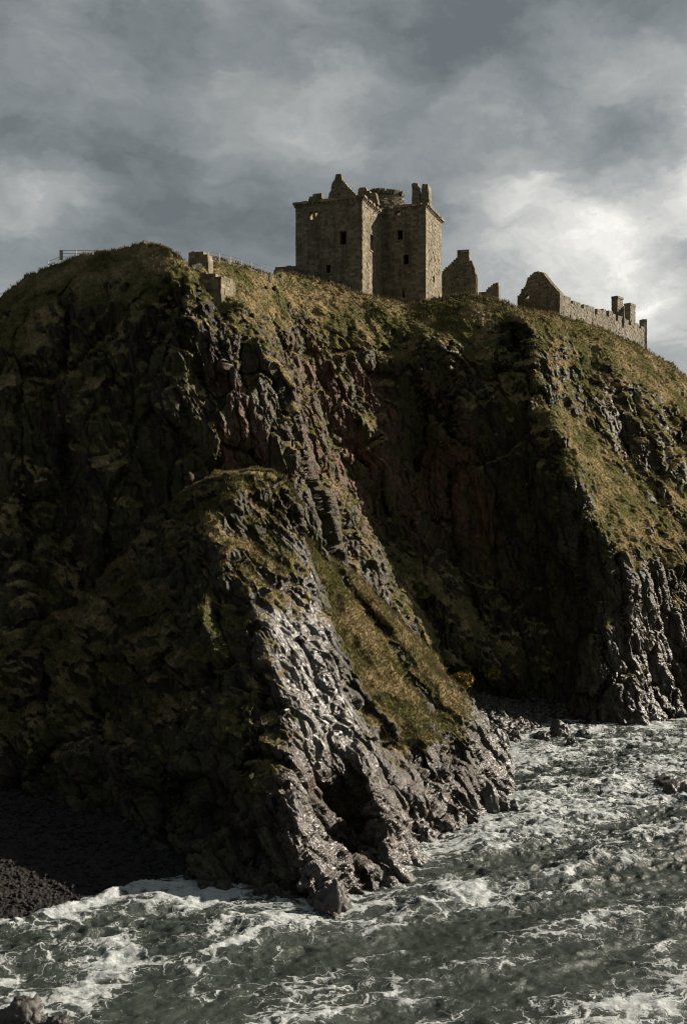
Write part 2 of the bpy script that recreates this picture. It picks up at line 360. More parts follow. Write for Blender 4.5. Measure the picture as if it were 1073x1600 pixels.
# ------------------------------------------------------------------ terrain: cliffs and spur
# every profile runs from the brink of the rock down to the water: (photo px, photo py, metres away, turf, red rock, wet rock)
A = [
 (-500, [(-520,700,190,.6,0,0),(-540,800,190,.3,0,0),(-560,985,190,.0,0,0)]),
 (-300, [(-330,610,125,.7,0,0),(-350,700,122,.3,0,0),(-360,850,120,.2,0,0),(-370,1095,119,0,0,0)]),
 (-60, [(-60,500,104,.8,0,0),(-60,560,98,.6,0,0),(-50,700,93,.4,0,0),(-40,850,89,.4,0,0),(-30,1000,85,.3,0,0),(-30,1150,82,.2,0,0),(-30,1250,80,0,0,0)]),
 (50, [(50,428,100,.9,0,0),(45,480,96,.7,0,0),(40,600,92,.5,0,0),(40,750,89,.4,0,0),(50,900,86,.5,0,0),(60,1050,83,.3,0,0),(60,1250,80,0,0,0)]),
 (110, [(115,405,99,.9,0,0),(100,460,95,.7,0,0),(90,580,92.5,.5,0,0),(95,720,90,.4,0,0),(110,880,87,.5,0,0),(125,1020,84,.3,0,0),(130,1250,81,0,0,0)]),
 (180, [(185,387,97,.9,0,0),(165,440,94,.75,0,0),(150,560,90.5,.5,0,0),(150,700,87.5,.45,0,0),(170,850,85.5,.5,0,0),(190,1000,84,.3,0,0),(200,1250,82,0,0,0)]),
 (230, [(240,380,95.5,1,0,0),(222,430,93,.8,0,0),(205,530,90.5,.5,0,0),(205,680,88.5,.35,0,0),(225,800,86.5,.4,0,0),(245,950,85,.2,0,0),(260,1250,83,0,0,0)]),
 (270, [(268,390,94.5,1,0,0),(262,440,91,.6,0,0),(268,530,88.5,.4,0,0),(272,650,86.5,.4,0,0),(280,760,86,.3,0,0),(300,900,85,.2,0,0),(320,1230,83,0,0,0)]),
 (300, [(297,418,94,.8,0,0),(306,450,91,.5,0,0),(325,540,88.5,.25,.1,0),(338,640,87,.2,.4,.1),(358,700,86.5,.2,.9,.1),(375,820,86,.2,.5,0),(400,1200,84,0,0,0)]),
 (330, [(322,410,107,1,0,0),(335,445,101,.9,0,0),(346,478,95,.6,0,0),(366,520,91,.35,0,.1),(395,620,88.5,.2,.5,.15),(410,700,87.5,.2,1,.1),(430,800,86.5,.2,.6,0),(470,1180,86,0,0,0)]),
 (375, [(372,417,110,1,0,0),(366,458,103,.9,0,0),(380,488,95,.6,0,.05),(408,545,91.5,.45,0,.1),(438,612,89.5,.42,.1,.1),(462,700,88,.38,.2,.15),(478,790,86.5,.35,.1,.1),(505,890,86.5,.2,0,.1),(540,1150,88,0,0,0)]),
 (400, [(402,428,112,1,0,0),(393,462,107,.9,0,0),(404,505,103,.75,.2,0),(428,560,100,.45,.5,0),(450,630,97.5,.4,.8,0),(473,710,94.5,.4,.7,0),(494,800,92.5,.4,.5,0),(520,880,91.5,.4,.3,0),(570,1120,94,0,0,0)]),
 (430, [(430,428,116,1,0,0),(420,470,112.5,.9,0,0),(440,525,110.5,.6,.5,0),(466,600,107,.4,1,0),(502,670,104.5,.5,.9,0),(510,750,101.5,.55,.8,0),(546,830,98.5,.35,.5,.1),(577,895,97,.3,.2,.2),(650,1080,98,.2,0,0),(700,1160,101,0,0,.3)]),
 (470, [(468,431,122,1,0,0),(470,480,118.5,.85,.1,0),(485,550,116.5,.4,.9,0),(515,650,114,.3,1,0),(556,760,111.5,.2,1,0),(590,840,109,.3,.7,0),(625,910,107,.65,.2,0),(690,1010,107,.75,0,0),(738,1078,109.5,.4,0,0),(757,1140,110.5,0,0,.2)]),
 (520, [(520,447,124,1,0,0),(523,492,120.5,.9,0,0),(535,560,117.5,.45,.5,0),(562,660,115,.25,.9,0),(600,770,112.5,.2,.7,0),(640,860,110.5,.4,.2,0),(690,950,108,.75,0,0),(735,1025,108.5,.75,0,0),(772,1085,110.5,.3,0,0),(787,1140,112,0,0,.2)]),
 (575, [(578,463,125.5,1,0,0),(580,505,122.5,.85,0,0),(590,570,120,.5,.6,0),(610,670,118,.2,.9,0),(640,780,115.5,.15,.9,0),(680,880,113,.35,.1,0),(730,970,110,.75,0,0),(775,1045,110.5,.65,0,0),(803,1100,112,.2,0,0),(813,1145,113,0,0,.2)]),
 (630, [(632,477,127,1,0,0),(634,510,124.5,.9,0,0),(636,560,122,.75,0,0),(644,640,120.5,.3,.7,0),(660,750,119.5,.12,.8,0),(695,860,117,.15,.6,0),(745,960,113.5,.55,0,0),(795,1050,111,.55,0,0),(838,1108,112,.1,0,0),(846,1145,113,0,0,.2)]),
 (680, [(680,470,128,1,0,0),(684,506,125,.9,0,0),(688,545,120.5,.8,0,0),(700,620,118.5,.4,.5,0),(722,720,118,.15,.7,0),(752,830,117,.12,.6,0),(790,940,115,.3,0,0),(830,1040,112.5,.3,0,0),(862,1112,111,.1,0,0),(870,1150,111,0,0,.2)]),
 (725, [(722,463,129,1,0,0),(728,500,125,1,0,0),(738,560,121.5,.7,0,0),(755,640,119.5,.55,0,0),(778,740,117.5,.3,0,0),(805,850,116,.25,0,0),(838,950,114.5,.3,0,0),(870,1050,112,.2,0,0),(885,1120,110,0,0,.2),(888,1150,110,0,0,.2)]),
 (765, [(765,466,129,1,0,0),(770,495,125.5,1,0,0),(776,560,121.5,.6,0,0),(800,640,117.5,.45,0,0),(830,720,115,.5,0,0),(855,800,113.5,.35,0,0),(880,890,112.5,.25,0,0),(905,980,111,.2,0,.1),(912,1060,109,.1,0,.2),(915,1145,106.5,0,0,.2)]),
 (800, [(800,479,128.5,1,0,0),(812,495,125,1,0,0),(826,540,121,.55,.1,0),(840,600,117.5,.5,.1,0),(858,660,114.5,.8,0,0),(884,730,111.8,.7,0,.1),(912,800,110,.6,0,.1),(940,880,108.7,.5,0,.1),(948,960,108,.5,0,.2),(944,1020,107.2,.35,0,.35),(975,1085,106,.1,.1,.5),(1010,1145,104.5,0,0,.5)]),
 (835, [(832,487,129.5,1,0,0),(850,505,127,1,0,0),(862,550,124.5,.75,0,0),(872,610,121.5,.65,0,0),(890,670,118,.95,0,0),(925,740,115,.95,0,0),(970,815,112.8,.95,0,0),(1005,890,111.3,.7,0,.1),(995,970,110.2,.4,.3,.4),(1000,1030,109.5,.25,.2,.5),(1030,1090,108.5,.1,0,.5),(1055,1145,107,0,0,.4)]),
 (870, [(868,494,131.5,1,0,0),(886,520,130,1,0,0),(895,570,129,.85,.1,0),(908,630,127,.65,.3,0),(930,690,124,.7,.1,0),(975,755,121,.85,0,0),(1025,820,118.5,.8,0,0),(1060,900,116.5,.5,0,.1),(1060,980,114.5,.3,.1,.3),(1065,1050,112,.1,0,.4),(1090,1145,108.5,0,0,.3)]),
 (910, [(908,505,135,1,0,0),(922,535,132.5,1,0,0),(930,580,130.5,.75,.1,.1),(950,640,128.5,.5,.4,.1),(980,710,127,.45,.2,.1),(1022,765,125,.6,0,.1),(1062,830,122,.75,0,0),(1095,920,119,.5,0,.1),(1110,1010,115,.2,0,.2),(1120,1145,109,0,0,.2)]),
 (960, [(958,523,140,1,0,0),(972,556,136,1,0,0),(985,600,133,.7,0,.1),(1008,660,130,.5,.2,.15),(1035,715,128.5,.55,0,.1),(1065,770,126.5,.8,0,0),(1100,850,123.5,.6,0,0),(1130,950,120,.3,0,.2),(1150,1140,112,0,0,.2)]),
 (1010, [(1012,550,147,1,0,0),(1024,585,142,1,0,0),(1038,630,138,.8,0,.1),(1060,690,134.5,.6,0,.1),(1085,750,131.5,.6,0,.1),(1115,830,128,.5,0,0),(1150,940,123,.3,0,.1),(1180,1125,115,0,0,.2)]),
 (1075, [(1078,596,152,1,0,0),(1092,640,147,.9,0,0),(1108,700,142,.5,0,.2),(1130,780,137,.5,0,.1),(1165,900,130,.3,0,.1),(1220,1105,119,0,0,.2)]),
 (1200, [(1200,700,172,1,0,0),(1220,780,163,.5,0,0),(1250,880,155,.3,0,0),(1290,1050,146,0,0,0)]),
 (1400, [(1330,770,300,1,0,0),(1350,800,298,.5,0,0),(1380,930,295,0,0,0)]),
]
B = [
 (-200, [(-200,1085,81,.7,0,0),(-210,1150,78,.5,0,0),(-220,1260,77,.1,0,0)]),
 (-10, [(-5,1008,80.5,.6,0,0),(-10,1060,77.5,.2,0,0),(-12,1140,75.5,.3,0,0),(-12,1275,73,0,0,0)]),
 (60, [(62,982,81,.6,0,0),(52,1040,78,.5,0,0),(48,1130,75.3,.3,0,0),(45,1230,73,.3,0,0),(45,1300,71,0,0,0)]),
 (130, [(132,940,82,.6,0,0),(120,1010,78.5,.6,0,0),(112,1100,75.5,.4,0,0),(108,1200,72.5,.2,0,0),(108,1320,69,0,0,0)]),
 (205, [(208,858,83.5,.6,0,0),(198,960,79.5,.45,0,0),(200,1080,75,.5,0,0),(208,1200,71,.15,0,0),(210,1360,65.5,0,0,0)]),
 (260, [(256,795,84.5,.4,0,0),(262,880,79.5,.3,0,0),(268,980,75.5,.45,0,0),(278,1100,71,.3,0,0),(288,1230,67.5,.2,0,0),(290,1395,61,0,0,0)]),
 (310, [(308,760,83,.55,0,0),(312,820,78.5,.35,0,0),(322,900,75,.3,0,0),(338,1000,71,.3,0,0),(355,1120,67.3,.3,0,0),(372,1240,63.8,.1,0,.1),(385,1415,59,0,0,.1)]),
 (345, [(345,750,81,.6,0,.1),(332,815,77,.6,0,.1),(345,890,74,.4,0,.2),(370,970,71,.35,0,.1),(398,1060,68,.3,0,.2),(415,1150,65.3,.2,0,.1),(410,1235,62,.2,.1,.1),(420,1330,59.5,0,0,.2),(445,1425,57.3,0,0,.2)]),
 (372, [(372,746,80,.6,0,0),(352,830,75.8,.3,0,.3),(376,895,73,.55,0,.3),(402,960,70.2,.25,0,.6),(428,1050,67.2,.25,0,.7),(456,1140,64.8,.25,.1,.7),(458,1225,62,.1,.2,.6),(462,1300,59.3,0,.1,.8),(498,1390,56.6,0,.4,.5),(516,1436,54.8,0,.2,.5)]),
 (392, [(392,746,80,.6,0,0),(380,832,77.4,.5,0,.1),(402,900,74.3,.5,0,.3),(428,960,71.4,.10,0,.9),(458,1040,68.7,.05,0,1),(480,1120,66.6,.05,.1,1),(492,1185,65.2,.05,.4,.9),(496,1250,64.6,0,.2,.4),(514,1320,61.4,0,.1,.8),(534,1392,58.0,0,.3,.5),(540,1432,56.2,0,.2,.4)]),
 (412, [(412,750,80.5,.6,0,0),(422,832,79,.4,0,.1),(440,905,76.5,.35,0,.2),(462,975,73.4,.1,0,.95),(486,1050,70.4,0,0,1),(503,1120,68.2,0,0,1),(518,1180,67.2,0,.2,.8),(536,1240,67.5,0,.1,.1),(552,1310,65.3,0,0,.1),(566,1405,60.4,0,0,.2)]),
 (432, [(432,762,81,.5,0,0),(452,836,79.3,.3,0,.3),(474,910,76.8,.15,0,.7),(496,975,74.6,0,0,1),(512,1030,72.6,.1,0,.7),(530,1090,70.8,0,0,.9),(552,1150,69.2,0,0,.9),(576,1220,66.2,0,.2,.62),(600,1300,63.0,0,.3,.58),(618,1395,60.4,0,.2,.6)]),
 (448, [(446,776,82.5,.7,0,0),(468,850,81.2,.25,0,.2),(490,920,79.6,.2,0,.2),(510,985,77.8,.3,0,.1),(526,1045,75.6,.2,0,.2),(548,1105,73.2,.05,0,.5),(578,1165,70.8,0,.1,.62),(610,1240,68,0,.2,.6),(638,1310,65.4,0,.3,.58),(655,1372,62.8,0,0,.6)]),
 (462, [(462,800,86,.9,0,0),(486,870,84,1,0,0),(512,940,81.8,1,0,0),(540,1010,79.3,1,0,0),(566,1070,77,.9,0,0),(594,1125,74.8,.6,0,.2),(624,1185,72.2,.25,.1,.5),(650,1245,70,0,.2,.55),(668,1300,68,0,.3,.55),(678,1345,66,0,0,.6)]),
 (474, [(474,822,88,1,0,0),(508,885,86,1,0,0),(546,950,84,1,0,0),(585,1015,81.8,1,0,0),(625,1080,79.4,1,0,0),(660,1130,77.2,.8,0,.1),(688,1185,75.2,.3,.1,.45),(710,1240,73.2,.1,.2,.5),(722,1300,70.8,0,.3,.5)]),
 (480, [(478,830,89.6,.9,0,0),(518,886,88.6,.45,0,0),(566,952,87.0,.3,0,0),(608,1014,85.0,.35,0,0),(650,1076,82.4,.3,0,0),(684,1124,80.2,.4,0,.1),(710,1184,77.6,.1,.1,.2),(732,1236,75.2,0,.2,.3),(744,1295,72.8,0,0,.5)]),
 (486, [(484,838,90,1,0,0),(530,888,88.8,1,0,0),(584,950,86.6,1,0,0),(634,1012,84.6,1,0,0),(678,1072,82.6,.95,0,0),(708,1120,81.3,.5,0,.2),(732,1180,79,.25,.1,.4),(752,1230,77.2,0,.2,.5),(765,1290,74.8,0,0,.6)]),
 (500, [(500,850,93,1,0,0),(556,905,92.5,.9,0,0),(618,975,91,.8,0,0),(676,1050,89,.6,0,0),(722,1102,87.3,.3,0,.2),(758,1160,85.6,0,.1,.5),(785,1200,84.8,0,.1,.6),(800,1250,82,0,0,.5)]),
 (515, [(515,880,99,.9,0,0),(585,945,99,.7,0,0),(650,1025,97,.5,0,0),(704,1090,95,.2,0,.1),(752,1140,92.5,0,0,.4),(785,1190,92,0,0,.4),(800,1240,91,0,0,.3)]),
 (560, [(530,960,112,.5,0,0),(590,1010,111,.3,0,0),(650,1060,109,.1,0,0),(700,1110,106,0,0,.1),(760,1160,104,0,0,.3),(790,1210,103,0,0,.3)]),
]
def profile(pts, back):
    w = np.array([np.concatenate([W(*p[:3]), p[3:6]]) for p in pts])
    e = w[0]
    bk = []
    for dx, dy, dz in back:
        b = e.copy(); b[0] = e[0]*(1+dx); b[1] += dy; b[2] = (e[2]+dz if dz > -90 else -4); b[3:] = (1, 0, 0) if dz > -90 else (0, 0, 0); bk.append(b)
    foot = w[-1].copy(); foot[2] -= 4.0
    foot[1] -= 1.0
    return np.array(bk+[*w, foot]), len(bk)
def loft(profs, back, nu, nv, fback):
    rows = []; us = [p[0] for p in profs]
    nb = int(nv*fback)
    for _, pts in profs:
        w, k = profile(pts, back)
        out = []
        for seg, n in ((w[:k+1], nb), (w[k:], nv-nb)):
            t = np.concatenate([[0], np.cumsum(np.linalg.norm(np.diff(seg[:, :3], axis=0), axis=1))]); t /= t[-1]
            x = np.linspace(0, 1, n, endpoint=False) if n == nb else np.linspace(0, 1, n)
            out.append(hermite(t, seg, x))
        rows.append(np.concatenate(out))
    rows = np.array(rows)
    # spread the columns evenly over the real surface, fewer outside the frame
    f_ = rows[:, nb:, :3]
    wgt = [max(.3, float(np.mean(np.linalg.norm(f_[i+1]-f_[i], axis=-1)/f_[i, :, 1]))*1000)*(.12 if (us[i+1] < -50 or us[i] > 1050) else 1) for i in range(len(us)-1)]
    us = np.concatenate([[0], np.cumsum(wgt)])
    x = np.linspace(0, us[-1], nu)
    G = hermite(us, rows, x)
    return G

def dip_axes(a):                                             # third axis: down the dip of the strata
    return np.array([[math.cos(a), 0, math.sin(a)], [0, 1, 0], [-math.sin(a), 0, math.cos(a)]], np.float32).T
def sculpt(G, seed, big, nb, dip, hold):
    DIP = dip_axes(dip)
    nu, nv = G.shape[:2]
    P = G[..., :3].copy(); att = np.clip(G[..., 3:6], 0, 1)
    N = normals(P)
    if N[nu//4:3*nu//4, nv//4:, 1].mean() > 0: N = -N
    flip = N
    def disp(P, N, d): return P+N*d.reshape(nu, nv, 1)
    q = P.reshape(-1, 3).astype(np.float32)
    qd = q @ DIP
    # buttresses and gullies that run down the face
    wa = att[..., 2].ravel(); flat = 1-.55*sstep(wa, .4, .9)
    qw = qd+1.3*np.stack([fbm(q*.16, 3, seed+80), fbm(q*.16, 3, seed+81), fbm(q*.16, 3, seed+82)], 1)
    rk = 1-sstep(att[..., 0].ravel(), .45, .85)
    f0, e0 = facet(qw*np.array([.26, .26, .075], np.float32), seed+8, 1.3)
    d = 1.3*big*fbm(qw*np.array([.17, .17, .05], np.float32), 3, seed)
    d += (0.40+0.60*rk)*flat*big*.75*fbm(qw*np.array([.36, .36, .09], np.float32), 3, seed+5, ridged=True)
    d += rk*flat*big*(.55*f0-.5*(1-sstep(e0, 0, .13)))
    d += 0.65*big*fbm(q*np.array([.30, .30, .34], np.float32), 3, seed+9)
    kk = np.arange(nv)-nb; brink = hold+(1-hold)*sstep(np.abs(kk)/nv, 0, .10)   # the brink itself stays where it is
    d *= np.broadcast_to(brink, (nu, nv)).ravel()
    P = disp(P, N, d)
    N = normals(P)
    if N[nu//4:3*nu//4, nv//4:, 1].mean() > 0: N = -N
    # turf grips the gentler and upward parts
    q = P.reshape(-1, 3).astype(np.float32); qd = q @ DIP
    nz = N[..., 2].ravel()
    g = att[..., 0].ravel()+0.70*(sstep(nz, .05, .75)-0.42)+0.62*fbm(q*np.array([.30, .30, .20], np.float32), 5, seed+21, 0.62)-.08
    steep = sstep(nz, -.05, .18)
    g = np.clip(g, 0, 1.2)*(0.35+0.65*steep)
    low = sstep(q[:, 2]+0.8*fbm(q*.4, 3, seed+2), 2.0, 5.0); g *= low
    rk = 1-sstep(g, .38, .62)
    qv = qd+.5*np.stack([fbm(q*.5, 3, seed+83), fbm(q*.5, 3, seed+84), fbm(q*.5, 3, seed+85)], 1)
    f1, e1 = facet(qv*np.array([.60, .60, .15], np.float32), seed+31, 1.2)
    f2, e2 = facet((qv+0.12*fbm(q*1.7, 2, seed+3)[:, None])*np.array([1.7, 1.7, .48], np.float32), seed+37, 1.2)
    f3, e3 = facet(qd*np.array([4.2, 4.2, 1.6], np.float32), seed+41, 1.2)
    d = rk*(0.26*flat*f1-0.26*(1-sstep(e1, 0, .12))+0.105*flat*f2-0.13*(1-sstep(e2, 0, .15))+0.038*flat*f3-.03*(1-sstep(e3, 0, .15))+0.05*fbm(qd*np.array([2, 2, 1], np.float32), 4, seed+51, 0.55))
    tus = fbm(q*np.array([1.3, 1.3, 1.3], np.float32), 4, seed+61, 0.6)
    d += (1-rk)*(0.36*np.abs(tus)+0.60*(np.abs(fbm(q*np.array([.5, .5, .7], np.float32), 3, seed+71)))-0.12)
    P = disp(P, N, d)
    wet = att[..., 2].ravel()*1.0+0.30*(1-sstep(q[:, 2], .4, 2.5))
    mask = np.stack([g, att[..., 1].ravel(), np.clip(wet, 0, 1)], 1)
    return P, mask, N
TUFT = []
def terrain(name, profs, back, nu, nv, fback, seed, big, dip, hold, label, dents=()):
    G = loft(profs, back, nu, nv, fback)
    for c, r, a in dents:                                    # caves and hollows pushed into the face
        dd = np.linalg.norm((G[..., :3]-c)/np.array(r), axis=-1)+.45*fbm(G[..., :3].reshape(-1, 3)*.5, 3, 6).reshape(nu, nv)
        G[..., 1] += a*(1-sstep(dd, .3, 1.0)); G[..., 3] -= .35*(1-sstep(dd, .3, 1.0))
    P, mask, N = sculpt(G, seed, big, int(nv*fback), dip, hold)
    f = smoothgrid(nu, nv)
    V = P.reshape(-1, 3)
    v0 = V[f[len(f)//2]]; nn = np.cross(v0[1]-v0[0], v0[2]-v0[0])
    o = mesh_obj(name, V, f if nn[1] < 0 else f[:, ::-1].copy(), M_TERR, attrs={'mask': mask}, smooth=False)
    tag(o, label, None, None, 'structure')
    TUFT.append((P, mask[:, 0].reshape(nu, nv), N, int(nv*fback)))
    return P
LAND = [(.06, 150, -99), (.05, 90, -3.0), (.03, 22, 0.4), (.0, 5, 0.3)]
PA = terrain('cliff', A, LAND, 1650, 1080, .10, 11, 1.0, .15, .25, 'dark turf topped sea cliff carrying the castle ruins',
        dents=((W(806, 535, 122), (2.6, 9, 3.2), 3.0), (W(690, 600, 119), (3.0, 9, 8), 2.0)))
PB = terrain('rock_spur', B, [(.0, 26, -99), (.0, 14, -3.5), (.0, 4.5, -.2), (.0, 1.2, .3)], 980, 820, .07, 53, 1.0, .56, .85, 'steep grassy rock spur running down to the surf in front of the cliff')

# top of the cliff and of the spur as a look-up, so that things can stand on it
def ground_z(x, y, P=PA):
    k = P[::4, ::2].reshape(-1, 3); d = (k[:, 0]-x)**2+(k[:, 1]-y)**2
    i = np.argsort(d)[:6]; return float(k[i, 2].max())

# turf blades -------------------------------------------------------
def tufts(name, n, lo, hi, pick, label):
    V, Fc, T = [], [], []
    base = 0
    for (P, g, N, nb) in TUFT:
        nu, nv = g.shape
        Q = P[::2, ::2]; gg = g[::2, ::2]; NN = N[::2, ::2]
        a = np.linalg.norm(np.cross(np.gradient(Q, axis=0), np.gradient(Q, axis=1)), axis=-1)
        px = CX+F*Q[..., 0]/Q[..., 1]; py = CY-F*(Q[..., 2]-CH)/Q[..., 1]
        w = a*sstep(gg, .5, .75)*(px > -30)*(px < 1110)*(py > 330)*(py < 1420)*(Q[..., 1] < 165)
        w[:, :max(1, nb//2-int(nb*.25))] = 0
        if pick == 'edge': w = w*(px > 440); w[:, :max(1, nb//2-8)] = 0; w[:, nb//2+30:] = 0
        share = n
        w = w.ravel()/w.sum()
        i = rng.choice(len(w), share, p=w)
        pos = Q.reshape(-1, 3)[i]+rng.normal(0, .12, (share, 3))*np.array([1, 1, .15])
        nn = NN.reshape(-1, 3)[i]
        for bl in range(3):
            L = rng.uniform(lo, hi, share)[:, None]
            az = rng.uniform(0, 2*np.pi, share); s = np.stack([np.cos(az), np.sin(az), np.zeros(share)], 1)
            up = np.array([0, 0, .75])+nn*.55+rng.normal(0, .27, (share, 3))+np.array([.15, -.05, 0]); up /= np.linalg.norm(up, axis=1, keepdims=True)
            wd = L*.13
            b0 = pos-up*.05-s*wd; b1 = pos-up*.05+s*wd
            tip = pos+up*L+s*wd*.4+np.array([0, 0, -.12])*L
            V.append(np.stack([b0, b1, tip], 1).reshape(-1, 3)); T.append(np.repeat(rng.uniform(0, 1, share), 3))
    V = np.concatenate(V); Fc = np.arange(len(V)).reshape(-1, 3)
    o = mesh_obj(name, V, Fc, M_GRASS, attrs={'tint': np.concatenate(T)})
    return tag(o, label, None, None, 'stuff')
tufts('grass', 140000, .10, .27, 'all', 'rough olive and straw coloured grass clothing the cliff and the spur')
tufts('long_grass', 9000, .25, .60, 'edge', 'long pale grass along the brink of the cliff and the crest of the spur')

# ------------------------------------------------------------------ shores
def wl(px, py, dz=0.0): d = F*CH/(py-CY); return np.array([(px-CX)/F*d, d])
SHORE = [[wl(-60, 1480), wl(0, 1450), wl(100, 1420), wl(200, 1388), wl(250, 1380), wl(290, 1382), wl(400, 1405), wl(470, 1418), wl(520, 1425), wl(560, 1392), wl(610, 1375), wl(655, 1350), wl(668, 1290),
          wl(740, 1262), wl(770, 1225), wl(785, 1195), wl(790, 1165), wl(835, 1150), wl(862, 1128), wl(915, 1130), wl(1010, 1136), wl(1075, 1128), wl(1180, 1126)]]
def dist_poly(X, Y, pts):
    best = np.full(X.shape, 1e9); sg = np.zeros(X.shape)
    for a, b in zip(pts[:-1], pts[1:]):
        ab = b-a; t = np.clip(((X-a[0])*ab[0]+(Y-a[1])*ab[1])/(ab @ ab), 0, 1)
        dx = X-a[0]-t*ab[0]; dy = Y-a[1]-t*ab[1]; d = np.hypot(dx, dy)
        m = d < best; best = np.where(m, d, best); sg = np.where(m, np.sign(ab[0]*dy-ab[1]*dx), sg)
    return best, sg                                          # sg > 0: landward (left of the direction of travel)
def beach(name, x0, x1, y0, y1, slope, label, seed, step=.15):
    xs = np.arange(x0, x1, step); ys = np.arange(y0, y1, step)
    X, Y = np.meshgrid(xs, ys, indexing='ij')
    d, s = dist_poly(X, Y, SHORE[0])
    q = np.stack([X.ravel(), Y.ravel(), 0*X.ravel()], 1)
    Z = np.clip(d*s, -8, 14)*slope+.10*fbm(q*.5, 4, seed).reshape(X.shape)+.05*facet(q*2.2, seed)[0].reshape(X.shape)
    o = mesh_obj(name, np.stack([X, Y, Z], -1).reshape(-1, 3), smoothgrid(len(xs), len(ys)), M_PEB, smooth=True)
    return tag(o, label, None, None, 'structure'), (xs, ys, Z)
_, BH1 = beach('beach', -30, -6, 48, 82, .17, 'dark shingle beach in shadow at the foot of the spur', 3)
_, BH2 = beach('cobble_beach', 8, 26, 90, 118, .31, 'wet cobble beach at the head of the cove', 5)
def bz(BH, x, y):
    xs, ys, Z = BH; i = int(np.clip((x-xs[0])/.15, 0, len(xs)-1)); j = int(np.clip((y-ys[0])/.15, 0, len(ys)-1)); return float(Z[i, j])

# ------------------------------------------------------------------ sea
def geo(a, b, n, r=1.12, far=20000):
    mid = np.linspace(a, b, n); h = mid[1]-mid[0]; L = [b]; R = [a]
    while L[-1] < far: h *= r; L.append(L[-1]+h)
    h = mid[1]-mid[0]
    while R[-1] > -far: h *= r; R.append(R[-1]-h)
    return np.concatenate([R[1:][::-1], mid, L[1:]])
def make_sea():
    xs = geo(-26, 50, 690); ys = geo(41, 122, 760)
    X, Y = np.meshgrid(xs, ys, indexing='ij'); sh = X.shape
    d, s = dist_poly(X, Y, SHORE[0]); sea = d*-s
    c, sn = math.cos(math.radians(14)), math.sin(math.radians(14))
    U = (X*c+Y*sn).ravel(); V = (-X*sn+Y*c).ravel()
    q = np.stack([U, V, 0*U], 1).astype(np.float32)
    fade = np.exp(-np.maximum(0, np.hypot(X-10, Y-80)-90)/120).ravel()
    h1 = fbm(q*np.array([.07, .17, 1], np.float32), 2, 91)
    h2 = fbm((q+.6*fbm(q*.2, 2, 5)[:, None])*np.array([.22, .48, 1], np.float32), 4, 97, .55, True)
    h3 = fbm(q*np.array([.9, 1.6, 1], np.float32), 3, 99, .55, True)
    sw = np.sin((V-.25*U)*.78+1.6*fbm(q*np.array([.06, .1, 1], np.float32), 3, 61)*3)
    h = .34*h1+.34*sw*(.6+.8*fbm(q*.07, 2, 63))+.54*h2+.20*h3
    calm = sstep(-Y.ravel()+.3*X.ravel(), -57, -49)*.45
    h *= (1-calm)*fade
    sd = sea.ravel()
    h *= .18+.82*sstep(sd, .0, 4.5)
    h -= np.clip(-sd, 0, 6)*.10
    # breaking wave rolling up the left beach
    along = sstep(X.ravel(), -20.5, -16.5)*(1-sstep(X.ravel(), -12.5, -8.5))
    br = along*(np.exp(-((sd-.9)/.6)**2)*.85+np.exp(-((sd-3.0)/1.6)**2)*.25)
    n_ = fbm(q*np.array([1.1, 1.1, 1], np.float32), 4, 77)
    h = h+br*(.42+.45*n_+.22*fbm(q*2.7, 3, 71, .6, True))
    surf = np.exp(-np.maximum(sd, 0)/2.0)*(1-along)
    h = h+surf*.22*(1+n_)+.05*fbm(q*2.6, 3, 79)*fade
    # foam: near the rocks, on the crests, and in long drifting streaks
    st = fbm((q+2.0*fbm(q*.15, 2, 15)[:, None])*np.array([.055, .15, 1], np.float32), 4, 105, .6)
    st2 = fbm(q*np.array([.20, .33, 1], np.float32), 4, 107, .6)
    foam = -.02+.80*st+.40*st2+.42*h2+.20*sw
    foam += .30*np.exp(-np.maximum(sd, 0)/2.0)+.16*np.exp(-np.maximum(sd, 0)/8)-.10*along*(sd < 5)
    right = sstep(X.ravel(), 5, 22)*.14*sstep(Y.ravel(), 55, 75); foam += right
    dark = np.exp(-(((X-4)/9)**2+((Y-50.5)/2.6)**2)).ravel()*.35+np.exp(-(((X-12)/6)**2+((Y-63)/4)**2)).ravel()*.2
    dark += np.exp(-(((X-21)/8)**2+((Y-56)/4)**2)).ravel()*.15
    foam -= dark
    foam += np.exp(-(((X+15)/7)**2+((Y-51)/5)**2)).ravel()*.20+np.exp(-(((X-17)/4)**2+((Y-90)/9)**2)).ravel()*.10
    foam = np.clip(foam, 0, .72)*fade
    V3 = np.stack([X.ravel(), Y.ravel(), h], 1)
    o = mesh_obj('sea', V3, smoothgrid(*sh), M_SEA, attrs={'mask': np.stack([foam, 0*foam, 0*foam], 1)}, smooth=True)
    tag(o, 'grey green churned sea streaked with white foam', None, None, 'structure')
make_sea()

